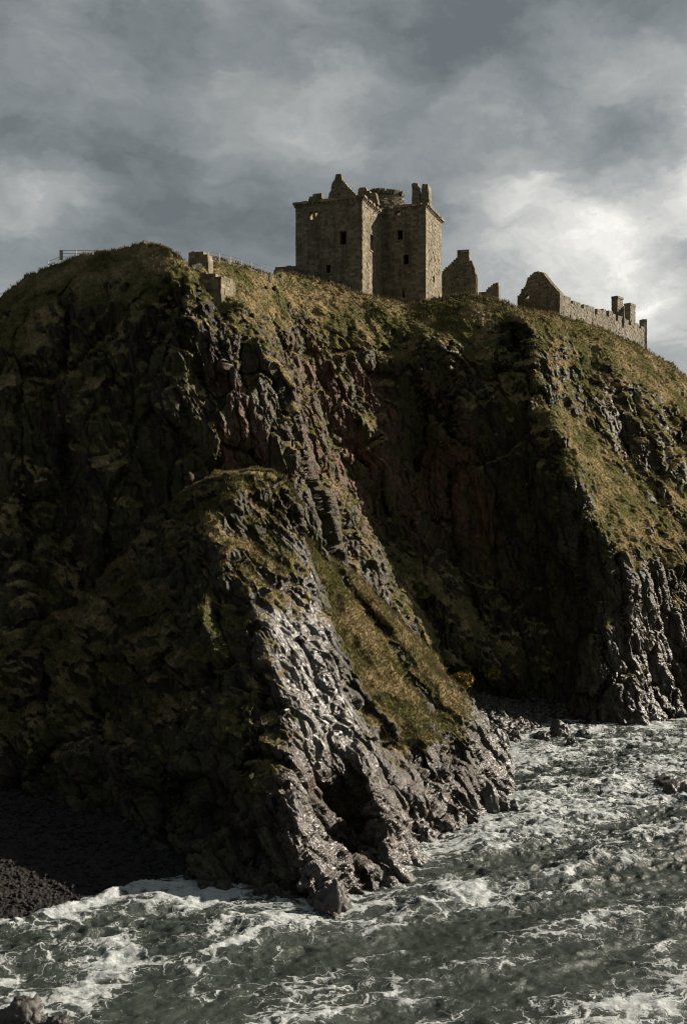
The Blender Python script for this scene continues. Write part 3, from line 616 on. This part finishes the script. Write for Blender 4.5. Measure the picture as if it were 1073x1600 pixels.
# ------------------------------------------------------------------ rocks in the water and on the beach
def rock_mesh(sx, sy, sz, seed, sub=5):
    import bmesh
    bm = bmesh.new(); bmesh.ops.create_icosphere(bm, subdivisions=sub, radius=1.0)
    V = np.array([v.co[:] for v in bm.verts], np.float32); Fs = np.array([[v.index for v in f.verts] for f in bm.faces]); bm.free()
    f1, _ = facet(V*1.3+seed*3.1, seed); f2, _ = facet(V*3.1+seed, seed+1)
    V = V*(1+.20*f1+.07*f2+.12*fbm(V*1.4+seed, 3, seed))[:, None]
    V[:, 2] = np.where(V[:, 2] < 0, V[:, 2]*.6, V[:, 2])
    return V*np.array([sx, sy, sz], np.float32), Fs
def rock(name, px0, px1, py0, py1, seed, label, cat='rock', group=None, tilt=0.0, deep=.9, d=None, base=0.0):
    d = F*(CH-base)/(py1-CY) if d is None else d
    w = (px1-px0)/F*d/2; h = (py1-py0)/F*d
    V, Fs = rock_mesh(w*1.12, w*deep, h*1.25, seed)
    V[:, 2] += V[:, 0]*tilt
    x, y = ((px0+px1)/2-CX)/F*d, d+w*.25
    o = mesh_obj(name, V+np.array([x, y, base+.12]), Fs, M_SEAROCK, origin=(x, y, base+.12))
    return tag(o, label, cat, group)
SR = 'rocks standing in the surf'
rock('sea_rock', 859, 890, 1133, 1153, 3, 'largest dark peaked rock just off the cobble beach', group=SR)
rock('sea_rock', 761, 791, 1150, 1171, 4, 'rounded dark boulder with white water breaking beside it at the edge of the spur', group=SR)
rock('sea_rock', 900, 924, 1144, 1153, 5, 'small low rock right of the peaked rock off the cobble beach', group=SR)
rock('sea_rock', 838, 860, 1147, 1157, 6, 'small flat rock left of the peaked rock off the cobble beach', group=SR)
rock('sea_rock', 884, 904, 1160, 1169, 7, 'flat awash rock seaward of the peaked rock', group=SR)
rock('sea_rock', 1012, 1042, 1152, 1158, 8, 'thin dark rock barely breaking the water near the right hand cliff foot', group=SR)
rock('sea_rock', 741, 779, 1238, 1269, 9, 'big dark block at the right hand foot of the spur', group=SR)
rock('sea_rock', 772, 810, 1253, 1268, 10, 'low wedge of rock reaching seaward from the big dark block', group=SR, tilt=-.25)
rock('sea_rock', 1036, 1085, 1233, 1250, 12, 'half submerged dark rock in foam at the right edge of the photo', group=SR)
rock('sea_rock', 1015, 1075, 1220, 1231, 13, 'low ledge of rock in foam just behind the half submerged rock', group=SR)
rock('sea_rock', 6, 66, 1572, 1604, 14, 'dark rock in foam at the bottom left corner', group=SR)
rock('sea_rock', 70, 110, 1598, 1612, 20, 'small awash rock beside the bottom left corner rock', group=SR)
rock('sea_rock', 783, 800, 1185, 1199, 15, 'small boulder at the waterline between the spur and the round boulder', group=SR)
rock('sea_rock', 498, 542, 1396, 1432, 16, 'dark knobbly rock at the very tip of the spur', group=SR)
rock('sea_rock', 800, 816, 1150, 1160, 17, 'little dark stone at the cobble waterline between the two larger boulders', group=SR)

def cobbles(name, BH, n, region, lo, hi, label, seed):
    r = np.random.default_rng(seed); V0, F0 = rock_mesh(1, 1, 1, seed, 2)
    V, Fs = [], []; k = 0
    while k < n:
        x, y = r.uniform(*region[0]), r.uniform(*region[1])
        z = bz(BH, x, y)
        if z < -.15 or z > 3.4: continue
        s = lo+(hi-lo)*r.random()**2.5; a = r.uniform(0, 6.28)
        R = np.array([[math.cos(a), -math.sin(a), 0], [math.sin(a), math.cos(a), 0], [0, 0, 1]])
        V.append((V0*np.array([1, .75, .55])*s) @ R.T+np.array([x, y, z+s*.12])); Fs.append(F0+k*len(V0)); k += 1
    o = mesh_obj(name, np.concatenate(V), np.concatenate(Fs), M_SEAROCK if BH is BH2 else M_PEB, smooth=True)
    return tag(o, label, None, None, 'stuff')
cobbles('cobbles', BH2, 3600, ((9, 24), (93, 115)), .12, .46, 'wet rounded cobbles covering the beach at the head of the cove', 31)
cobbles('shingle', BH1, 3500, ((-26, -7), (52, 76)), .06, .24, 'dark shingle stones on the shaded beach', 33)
# larger beach boulders, one by one
r_ = np.random.default_rng(4); proto = None; nb_ = 0
while nb_ < 42:
    x, y = r_.uniform(12, 24), r_.uniform(94, 109)
    z = bz(BH2, x, y)
    if z < -.1 or z > 2.0: continue
    if proto is None:
        V, Fs = rock_mesh(.5, .42, .34, 23, 4)
        proto = mesh_obj('beach_boulder', V, Fs, M_SEAROCK, smooth=True); o = proto
    else:
        o = proto.copy(); COL.objects.link(o)
    tag(o, 'wet rounded boulder among the cobbles at the head of the cove', 'boulder', 'boulders on the cobble beach')
    o.location = (x, y, z+.08); s = r_.uniform(.6, 1.35); o.scale = (s*r_.uniform(.8, 1.3), s, s*r_.uniform(.8, 1.2)); o.rotation_euler = (r_.uniform(-.2, .2), r_.uniform(-.2, .2), r_.uniform(0, 6.28))
    nb_ += 1

# ------------------------------------------------------------------ masonry
def in_poly(s, t, poly):
    ins = np.zeros(s.shape, bool); n = len(poly)
    for i in range(n):
        (x0, y0), (x1, y1) = poly[i], poly[(i+1) % n]
        c = ((y0 > t) != (y1 > t)); xx = x0+(t-y0)*(x1-x0)/((y1-y0) if y1 != y0 else 1e-9)
        ins ^= c & (s < xx)
    return ins
class Plane:
    """vertical wall plane through O, running along horizontal unit u; n is its outer normal"""
    def __init__(s, O, u, flip=False):
        s.O = np.array([O[0], O[1], 0.0]); s.u = np.array([u[0], u[1], 0.0])/math.hypot(u[0], u[1])
        s.n = np.array([s.u[1], -s.u[0], 0.0])*(-1 if flip else 1)
    def at(s, a, z, dep=0.0): return s.O+s.u*a+np.array([0, 0, z])-s.n*dep
    def st(s, px, py):
        k = (px-CX)/F                                        # where the sight line through this photo point meets the wall
        a = (k*s.O[1]-s.O[0])/(s.u[0]-k*s.u[1]); y = s.O[1]+a*s.u[1]
        return a, CH+(CY-py)/F*y
    def poly(s, pts): return [s.st(*p) for p in pts]
def stone_wall(mb, pl, poly, holes=(), thick=.9, course=.27, length=.46, jit=.035, seed=0, dep=0.0):
    r = random.Random(seed)
    t0 = min(p[1] for p in poly); t1 = max(p[1] for p in poly); s0 = min(p[0] for p in poly); s1 = max(p[0] for p in poly)
    ss = np.arange(s0+.02, s1, .04)
    t = t0
    while t < t1-.04:
        h = min(course*r.uniform(.75, 1.3), t1-t); tm = np.full(ss.shape, t+h*.5)
        ins = in_poly(ss, tm, poly)
        for hp in holes: ins &= ~in_poly(ss, tm, hp)
        e = np.flatnonzero(np.diff(np.concatenate([[0], ins.astype(int), [0]])))
        for a, b in zip(e[::2], e[1::2]):
            x, xe = ss[a]-.02, ss[b-1]+.02
            while x < xe-.01:
                L = length*r.uniform(.55, 1.5)
                if xe-x-L < .15: L = xe-x
                o = [r.uniform(.002, .012) for _ in range(4)]; f = dep+r.uniform(-jit, jit); bk = dep+thick+r.uniform(-jit, jit)
                if r.random() < .04: f += .05
                A_, B_, C_, D_ = x-o[0], x+L+o[1], t-o[2], t+h+o[3]
                j = lambda: r.uniform(-.012, .012)
                c = [pl.at(A_, C_, f+j()), pl.at(B_, C_, f+j()), pl.at(B_, D_, f+j()), pl.at(A_, D_, f+j()), pl.at(A_, C_, bk), pl.at(B_, C_, bk), pl.at(B_, D_, bk), pl.at(A_, D_, bk)]
                mb.box8(c, min(1, max(0, r.gauss(.45, .27))))
                x += L
        t += h
def rect(a, b, c, d): return [(a, c), (b, c), (b, d), (a, d)]
def surround(name, pl, h, parent, w=.16, proud=.035):
    """dressed margin round an opening, with its sill"""
    (a, c), (b, _), (_, d) = h[0], h[1], h[2]
    mb = MB()
    for x0, x1, z0, z1 in ((a-w, a, c, d), (b, b+w, c, d), (a-w, b+w, d, d+w)):
        mb.box8([pl.at(x0, z0, -proud), pl.at(x1, z0, -proud), pl.at(x1, z1, -proud), pl.at(x0, z1, -proud), pl.at(x0, z0, .25), pl.at(x1, z0, .25), pl.at(x1, z1, .25), pl.at(x0, z1, .25)], random.random())
    o = mb.build(name, M_PALE, parent)
    mb = MB(); z0, z1, q_ = c-w, c+.02, -proud-.05                  # the projecting sill is a piece of its own
    mb.box8([pl.at(a-w-.04, z0, q_), pl.at(b+w+.04, z0, q_), pl.at(b+w+.04, z1, q_), pl.at(a-w-.04, z1, q_), pl.at(a-w-.04, z0, .24), pl.at(b+w+.04, z0, .24), pl.at(b+w+.04, z1, .24), pl.at(a-w-.04, z1, .24)], random.random())
    mb.build('sill', M_PALE, o)
    return o
def corbels(pl, a, b, z, parent, name='corbel_course', step=.62, proj=.34, seed=1, gaps=()):
    r = random.Random(seed); mb = MB(); x = a
    while x < b-.2:
        if not any(g0 < x < g1 for g0, g1 in gaps):
            w = .26*r.uniform(.8, 1.15); p = proj*r.uniform(.8, 1.1)
            mb.box8([pl.at(x, z-.42, -.05), pl.at(x+w, z-.42, -.05), pl.at(x+w, z-.1, -p), pl.at(x, z-.1, -p), pl.at(x, z-.42, .3), pl.at(x+w, z-.42, .3), pl.at(x+w, z, .3), pl.at(x, z, .3)], r.random())
            L = step+.02; dz = r.uniform(-.05, .06)
            if r.random() < .86: mb.box8([pl.at(x-.1, z-.11, -p-.06), pl.at(x-.1+L, z-.11, -p-.06), pl.at(x-.1+L, z+.2+dz, -p-.05), pl.at(x-.1, z+.2+dz, -p-.04), pl.at(x-.1, z-.11, .45), pl.at(x-.1+L, z-.11, .45), pl.at(x-.1+L, z+.2+dz, .45), pl.at(x-.1, z+.2+dz, .45)], r.random())
        x += step
    return mb.build(name, M_STONE, parent)

# --- the tower house
TH = math.radians(20); UF = (math.cos(TH), -math.sin(TH)); UR = (math.sin(TH), math.cos(TH))
C1 = np.array([2.32, 126.0]); C0 = C1-8.86*np.array(UF); K = C1+8.0*np.array(UR); C2 = K+5.85*np.array(UF)
tower = empty('tower_house', (*(C1+2*np.array(UR)-3*np.array(UF)), 47), 'tall roofless stone tower house with small dark windows and broken gables on the cliff top', 'tower')
Z0, ZT, ZW = 45.5, 60.75, 61.5
pF = Plane(C0, UF); pR = Plane(C1, UR); pW = Plane(K, UF); pE = Plane(C2, UR)
pL = Plane(C0, UR, True); pB = Plane(C0+16.0*np.array(UR), UF, True); pWB = Plane(C2+8.1*np.array(UR), (-UF[0], -UF[1]))
def hole(pl, x0, y0, x1, y1):
    a, zt = pl.st(x0, y0); b, zb = pl.st(x1, y1); _, zt2 = pl.st((x0+x1)/2, y0); _, zb2 = pl.st((x0+x1)/2, y1)
    return rect(a, b, zb2, zt2)
hF = [hole(pF, 483, 330, 496.5, 343.5), hole(pF, 530.5, 361, 541, 382.5), hole(pF, 509.5, 414, 516.5, 427.5), hole(pF, 508.5, 436, 514.5, 443)]
hR = [hole(pR, 578, 367, 583.5, 392)]
hW = [hole(pW, 620.5, 359.5, 629, 375), hole(pW, 629.5, 398, 638, 413.5), hole(pW, 617, 328, 625, 337), hole(pW, 628, 456, 632, 464)]
hE = [hole(pE, 676, 433, 678.5, 441)]
def ragged(z, L, seed, amp=.35, n=14):
    r = random.Random(seed); return [(L*i/n, z+r.uniform(-amp, amp*.4)) for i in range(n, -1, -1)]
mb = MB()
stone_wall(mb, pF, [(0, Z0), (8.86, Z0)]+ragged(ZT, 8.86, 1, .06), hF, 1.1, seed=1)
stone_wall(mb, pR, [(0, Z0), (16, Z0)]+ragged(ZT, 16, 2, .08), hR, .5, seed=2)
stone_wall(mb, pL, [(0, Z0), (16, Z0)]+ragged(ZT-.3, 16, 3, .5), (), 1.1, seed=3)
stone_wall(mb, pB, [(0, Z0), (8.86, Z0)]+ragged(ZT-.8, 8.86, 4, .6), (), 1.1, seed=4)
mb.build('main_block', M_STONE, tower)
mb = MB()
stone_wall(mb, pW, [(.02, Z0), (5.85, Z0)]+[(x+.02*(x == 0), z) for x, z in ragged(ZW, 5.85, 5, .06)], hW, 1.0, seed=5)
stone_wall(mb, pE, [(0, Z0), (8.1, Z0)]+ragged(ZW, 8.1, 6, .08), hE, 1.0, seed=6)
stone_wall(mb, pWB, [(0, Z0), (5.8, Z0)]+ragged(ZW-.4, 5.8, 7, .4), (), 1.0, seed=7)
mb.build('wing', M_STONE, tower)
for pl, hs in ((pF, hF[:3]), (pR, hR), (pW, hW[:3])):
    for h in hs: surround('window', pl, h, tower)
# unseen slabs added inside the tower to keep its windows dark
mb = MB(); f_ = Plane(C0, UF)
mb.box8([f_.at(.9, 57.2, 1), f_.at(8, 57.2, 1), f_.at(8, 57.6, 1), f_.at(.9, 57.6, 1), f_.at(.9, 57.2, 15), f_.at(8, 57.2, 15), f_.at(8, 57.6, 15), f_.at(.9, 57.6, 15)])
g_ = Plane(K, UF)
mb.box8([g_.at(-.2, 59.6, .9), g_.at(5, 59.6, .9), g_.at(5, 60, .9), g_.at(-.2, 60, .9), g_.at(-.2, 59.6, 7.3), g_.at(5, 59.6, 7.3), g_.at(5, 60, 7.3), g_.at(-.2, 60, 7.3)])
mb.build('added_shade_slab', M_STONE, tower)
mb = MB(); s_, _z = pF.st(485.5, 336)
stone_wall(mb, pF, rect(1.0, s_, 57.6, 61.0), (), .6, seed=8, dep=1.6); mb.build('inner_wall', M_STONE, tower)
corbels(pF, -.2, 8.9, ZT, tower, seed=1, proj=.26); corbels(pR, -.2, 7.6, ZT, tower, seed=2)
corbels(pW, .4, 5.9, ZW, tower, seed=3, proj=.22); corbels(pE, -.2, 8.1, ZW, tower, seed=4)
# broken gable, cap house, chimneys above the wallhead
pG = Plane(C0+1.3*np.array(UR), UF)
def flat_part(name, pl, pts, thick, seed, holes=(), mat=M_STONE, parent=tower, **kw):
    mb = MB(); stone_wall(mb, pl, pl.poly(pts), [pl.poly(h) for h in holes], thick, seed=seed, **kw); return mb.build(name, mat, parent)
flat_part('gable', pG, [(512, 316), (514, 302), (517, 297), (518, 287), (523, 280), (524.5, 272.5), (533, 272), (534, 281), (540, 287), (545, 293), (551, 299), (556, 304), (558, 316)], .9, 11, [[(528, 305.5), (528, 300.5), (532.5, 300.5), (532.5, 305.5)]], course=.2, length=.36)
flat_part('wallhead_fragment', pG, [(480, 318), (483, 308), (488, 306), (490, 303), (502, 302.5), (503, 318)], .9, 12)
flat_part('wallhead_fragment', Plane(C0+6*np.array(UR), UF), [(557, 318), (559, 298), (561, 293.5), (571, 293), (574, 298), (580, 301), (586, 300), (590, 318)], .9, 13)
# cap house with a rounded corner
cap_c = np.array(W(599, 310, 137.5)); mb = MB(); rr = random.Random(5)
nseg = 22
for lev in range(24):
    z0 = 58.5+lev*.28
    if z0 > 64.5: break
    for i in range(nseg):
        a0 = 2*math.pi*i/nseg+.13*(lev % 2); a1 = a0+2*math.pi/nseg+.02
        sq = lambda a: (abs(math.cos(a))**5+abs(math.sin(a))**5)**(-1/5.)
        r0, r1 = 2.35*sq(a0-TH)*rr.uniform(.985, 1.015), 2.35*sq(a1-TH)*rr.uniform(.985, 1.015)
        top = 63.45-.3*math.sin(a0)+(.25 if lev < 17 else 0)
        if z0 > 64.2 and rr.random() < .4: continue
        P_ = lambda a, r, z: (cap_c[0]+math.cos(a)*r, cap_c[1]+math.sin(a)*r, z)
        mb.box8([P_(a0, r0, z0), P_(a1, r1, z0), P_(a1, r1, z0+.29), P_(a0, r0, z0+.29), P_(a0, r0-.6, z0), P_(a1, r1-.6, z0), P_(a1, r1-.6, z0+.29), P_(a0, r0-.6, z0+.29)], rr.random())
for i in range(30):                                           # its own ring of corbels
    a0 = 2*math.pi*i/30; a1 = a0+.13
    if rr.random() < .15 or math.cos(a0+.9) < -.1: continue
    sq = lambda a: (abs(math.cos(a))**5+abs(math.sin(a))**5)**(-1/5.)
    P_ = lambda a, r, z: (cap_c[0]+math.cos(a)*r, cap_c[1]+math.sin(a)*r, z)
    r0 = 2.35*sq(a0-TH)
    mb.box8([P_(a0, r0+.12, 64.0), P_(a1, r0+.12, 64.0), P_(a1, r0+.32, 64.55), P_(a0, r0+.32, 64.55), P_(a0, r0-.5, 64.0), P_(a1, r0-.5, 64.0), P_(a1, r0-.5, 64.55), P_(a0, r0-.5, 64.55)], rr.random())
mb.build('cap_house', M_STONE, tower)
pC = Plane(C2+2.6*np.array(UR)-3*np.array(UF), UF)
flat_part('chimney', pC, [(642.5, 325), (643.5, 300), (643, 288), (645, 286), (652, 286), (653, 293), (654.5, 310), (655, 325)], 1.0, 15, course=.22)
flat_part('chimney', Plane(C2+2.9*np.array(UR)-3*np.array(UF), UF), [(655.5, 325), (656.5, 310), (658, 294), (660, 287.5), (668, 288), (669, 300), (671, 325)], 1.5, 16, course=.22)

# --- ruins right of the tower
def thing_wall(name, label, cat, pl, pts, thick, seed, part, holes=(), mat=M_STONE2, group=None, **kw):
    a, z = pl.st(*pts[0]); o = empty(name, pl.at(a, z), label, cat, group)
    flat_part(part, pl, pts, thick, seed, holes, mat, o, **kw); return o
pg2 = Plane(W(718, 440, 150)[:2], (math.cos(.30), -math.sin(.30)))
rg = thing_wall('ruined_gable', 'dark ruined gable with a square chimney stump on top, just right of the tower', 'ruin', pg2,
    [(688, 478), (690, 426), (694, 420), (702, 414), (707, 408), (713, 403), (737, 408), (741, 420), (742, 428), (745, 430), (746, 478)], 1.0, 21, 'gable_wall', [[(712, 437), (712, 432.5), (714.5, 432.5), (714.5, 437)]], M_STONE)
flat_part('chimney', Plane(pg2.O[:2]+np.array([.02, -.06]), pg2.u[:2]), [(713.5, 420), (714, 391), (732.5, 390), (733, 420)], 1.15, 22, (), M_STONE, rg, course=.24)
flat_part('side_wall', Plane(pg2.at(pg2.st(743.5, 440)[0], 0)[:2], (math.sin(.30), math.cos(.30))), [(743, 478), (743, 430), (745, 431), (746.2, 440), (746.2, 478)], .7, 23, (), M_STONE, rg)
pw2 = Plane(W(765, 450, 146)[:2], (math.cos(.45), -math.sin(.45)))
thing_wall('wall_fragment', 'low broken stub of stone wall between the two gables', 'ruin', pw2, [(746, 480), (748, 456), (757, 455), (762, 452), (762, 448), (768, 447), (770, 443), (778, 441.5), (779, 480)], .8, 24, 'wall')

# --- the long roofless range on the right
qa, qb = W(874, 480, 135)[:2], W(1008, 500, 155.5)[:2]
pS = Plane(qa, qb-qa); uS = pS.u[:2]
pGb = Plane(qa, (uS[1]*.98, -uS[0]*.98), False)
pGb = Plane(qa-8.2*np.array([uS[1], -uS[0]]), (uS[1], -uS[0]))
rng_o = empty('roofless_range', (*qa, 47), 'long roofless stone range with a stepped gable, wallhead gaps and two far chimneys', 'ruin')
flat_part('gable', pGb, [(807, 500), (808, 462), (813, 459), (814, 452), (819, 449), (822, 441), (823, 435), (829, 430), (834, 425), (845, 424.5), (850, 429), (858, 440), (866, 449), (873.8, 457.5), (873.8, 505)], 1.0, 31,
    [[(819.5, 466), (819.5, 459.5), (826, 459.5), (826, 466)], [(821, 474.5), (821, 471), (824.5, 471), (824.5, 474.5)]], M_STONE, rng_o, course=.2, length=.4)
Ls = float(np.linalg.norm(qb-qa))
top = [(874, 457.5), (880, 462), (891, 466.5), (891.1, 474), (894.9, 476), (895, 469.5), (907, 473), (907.1, 481), (912, 483), (912.1, 475), (928, 480.5), (928.1, 490), (932.9, 491.5), (933, 482), (946, 484.5), (946.1, 494.5), (951, 496), (951.1, 486), (961, 490.5), (961.1, 500), (965, 502), (965.1, 493.5), (981, 499.5), (981.1, 509), (985, 510), (985.1, 502), (997, 506.5), (997.1, 513), (1001, 515), (1001.1, 509), (1006, 512.5)]
hs = [[(x-1.3, y+2.4), (x-1.3, y-2.4), (x+1.3, y-2.4), (x+1.3, y+2.4)] for x, y in ((890.5, 494), (907, 499.5), (925, 505), (944.5, 516.5), (964.5, 526), (980.5, 530))]
flat_part('side_wall', pS, [(1006, 570), (873.9, 520)]+top, .9, 33, hs, M_STONE2, rng_o, course=.22, length=.40)
nS = np.array([uS[1], -uS[0]])                                # the wall's outer side
pBk = Plane(qa-7.5*nS, uS)
flat_part('rear_wall', pBk, [(1000, 560), (880, 520), (880, 505), (905, 507), (960, 520), (985, 520), (1000, 530)], .9, 34, (), M_STONE2, rng_o)
def stack(px0, px1, pyt, seed, dback):
    pl = Plane(pS.at(pS.st((px0+px1)/2, 500)[0], 0)[:2]-dback*nS, (nS[0]*1, nS[1]*1))
    c = pS.at(pS.st((px0+px1)/2, 500)[0], 0)[:2]-dback*nS
    zt = CH+(CY-pyt)/F*c[1]
    mb = MB(); stone_wall(mb, Plane(c-.9*np.array(uS), uS), rect(0, 1.75, 44, zt), (), 1.0, seed=seed, course=.24, length=.4)
    stone_wall(mb, Plane(c-.98*np.array(uS), uS), rect(0, 1.9, zt-.35, zt-.08), (), 1.1, seed=seed+9, course=.24, length=.4, dep=-.06)
    return mb.build('chimney', M_STONE2, rng_o)
stack(972, 989, 463.5, 35, 1.2); stack(990, 1006, 474.5, 36, 1.0)
pEnd = Plane(W(1006, 510, 155.6)[:2], (.35, .94))
flat_part('end_wall', Plane(W(1004.5, 510, 156)[:2], (.95, .3)), [(1004, 575), (1004, 500), (1008.5, 498.5), (1010, 499), (1010, 575)], 1.0, 37, (), M_STONE2, rng_o)
flat_part('gable_remnant', Plane(pS.at(pS.st(968, 500)[0], 0)[:2]-2.0*nS, (.95, -.31)), [(958, 510), (960, 488), (966, 485), (971, 480), (974, 478), (975, 510)], .8, 38, (), M_STONE2, rng_o)

# --- masonry on the left bluff
pa = Plane(W(312, 440, 95.5)[:2], (.97, -.24))
ms = empty('retaining_wall', W(340, 470, 99), 'squat corner of old masonry wedged in the notch below the path', 'wall')
mb = MB(); pl = pa
stone_wall(mb, pa, pa.poly([(310, 476), (312, 428), (318, 426), (345, 431.5), (346, 480)]), (), 3.0, seed=41, course=.3, length=.5)
e_ = pa.at(pa.st(345.5, 440)[0], 0)[:2]; pb_ = Plane(e_, (.42, .91))
stone_wall(mb, pb_, pb_.poly([(346, 482), (346, 431.5), (357, 434), (368, 440), (368, 482)]), (), 1.5, seed=42, course=.3, length=.5)
mb.build('masonry', M_STONE, ms)
pp = Plane(W(296, 400, 104)[:2], (.96, -.28))
pr = thing_wall('path_wall', 'dark stone wall end standing behind the top of the left bluff', 'wall', pp, [(294, 440), (295, 396), (300, 393), (316, 394), (325, 400), (327, 440)], 1.2, 43, 'wall', (), M_STONE)
pq = Plane(W(330, 405, 109)[:2], W(426, 428, 114)[:2]-W(330, 405, 109)[:2])
thing_wall('parapet_wall', 'low pale rubble wall running down beside the handrail towards the tower', 'wall', pq, [(326, 416), (327, 400), (345, 402), (370, 409), (395, 417), (424, 427), (424, 440), (390, 440)], .5, 44, 'wall', (), M_STONE2, course=.2, length=.3)
po = Plane(W(428, 425, 128)[:2], (.96, -.28))
thing_wall('low_ruin', 'dark low heap of ruined wall at the left foot of the tower', 'ruin', po, [(426, 440), (428, 421), (433, 417), (444, 416.5), (452, 415), (458, 416), (464, 416), (464, 440)], 1.2, 45, 'wall', (), M_STONE)

# --- railings
def railing(name, pts, label, heights, post_h, r=.035, posts=None):
    """pts: photo points along the foot of the rail with their distance"""
    P_ = [Vector(W(*p)) for p in pts]
    o = empty(name, P_[0], label, 'railing', 'railings along the cliff path')
    L = [0]
    for a, b in zip(P_[:-1], P_[1:]): L.append(L[-1]+(b-a).length)
    def along(t):
        for i in range(len(L)-1):
            if t <= L[i+1]+1e-6: return P_[i].lerp(P_[i+1], (t-L[i])/(L[i+1]-L[i]))
        return P_[-1]
    n = posts or max(2, int(L[-1]/1.7)+1)
    for i in range(n):
        p = along(L[-1]*i/(n-1)); mb = MB(); mb.tube(p-Vector((0, 0, .6)), p+Vector((0, 0, post_h)), r*1.25, 6); mb.build('post', M_METAL, o)
    for h in heights:
        mb = MB()
        for a, b in zip(P_[:-1], P_[1:]): mb.tube(a+Vector((0, 0, h)), b+Vector((0, 0, h)), r, 6)
        mb.build('rail', M_METAL, o)
    return o
rl = railing('railing', [(93.5, 407, 101), (108, 407, 101.3), (140, 407, 102), (170, 407, 103)], 'grey metal safety railing on the skyline left of the bluff top', (.35, .68, 1.0), 1.0, .028, 4)
mb = MB(); a = W(93.5, 407, 101); b = W(99, 407, 101.1)
mb.box8([(a[0], a[1]-.03, a[2]+.05), (b[0], b[1]-.03, a[2]+.05), (b[0], b[1]-.03, a[2]+1.02), (a[0], a[1]-.03, a[2]+1.02), (a[0], a[1]+.03, a[2]+.05), (b[0], b[1]+.03, a[2]+.05), (b[0], b[1]+.03, a[2]+1.02), (a[0], a[1]+.03, a[2]+1.02)])
mb.build('gate_post', M_METAL, rl)
railing('railing', [(76, 413, 100.5), (93, 407, 101)], 'short low rail stepping down left of the skyline railing', (.3,), .35, .026, 2)
railing('handrail', [(326, 405, 108.6), (345, 408, 109.6), (370, 414, 110.8), (395, 422, 112.2), (425, 433, 113.8)], 'thin metal handrail sloping down beside the rubble wall towards the tower', (.45, .78), .8, .026, 7)

# --- gorse in the cove
def gorse(px, py, d, r, n, label, seed, yellow):
    g = np.random.default_rng(seed); c = W(px, py, d)
    u = g.normal(0, 1, (n, 3)); u /= np.linalg.norm(u, axis=1, keepdims=True)
    lump = 1+.45*fbm(u.astype(np.float32)*2.2+seed, 3, seed)
    p = c+u*(r*lump*g.uniform(.55, 1.0, n)**.5)[:, None]*np.array([1.25, 1, .8])
    a, b = g.normal(0, 1, (2, n, 3)); a *= .11; b *= .11
    V = np.stack([p-a, p+a*.6+b, p-b*.5+a], 1).reshape(-1, 3)
    t = np.repeat((g.random(n) < yellow).astype(float), 3)
    root = empty('gorse_bush', c-np.array([0, 0, r*.7]), label, 'bush', 'gorse bushes in the cove')
    mesh_obj('foliage', V, np.arange(len(V)).reshape(-1, 3), M_GORSE, root, {'tint': t})
    mb = MB()
    for i in range(4):
        q = c+np.array([g.uniform(-.5, .5)*r, g.uniform(-.3, .3)*r, .1]); mb.tube(c-np.array([0, -.2, r*1.0]), q, .05, 5, .02)
    mb.build('stem', M_GORSE, root)
gorse(722, 1062, 103.5, .85, 1500, 'yellow flowering gorse bush low on the shaded cove slope', 3, .75)
gorse(770, 1052, 106.5, .55, 800, 'smaller dull gorse bush right of the yellow one on the cove slope', 4, .3)
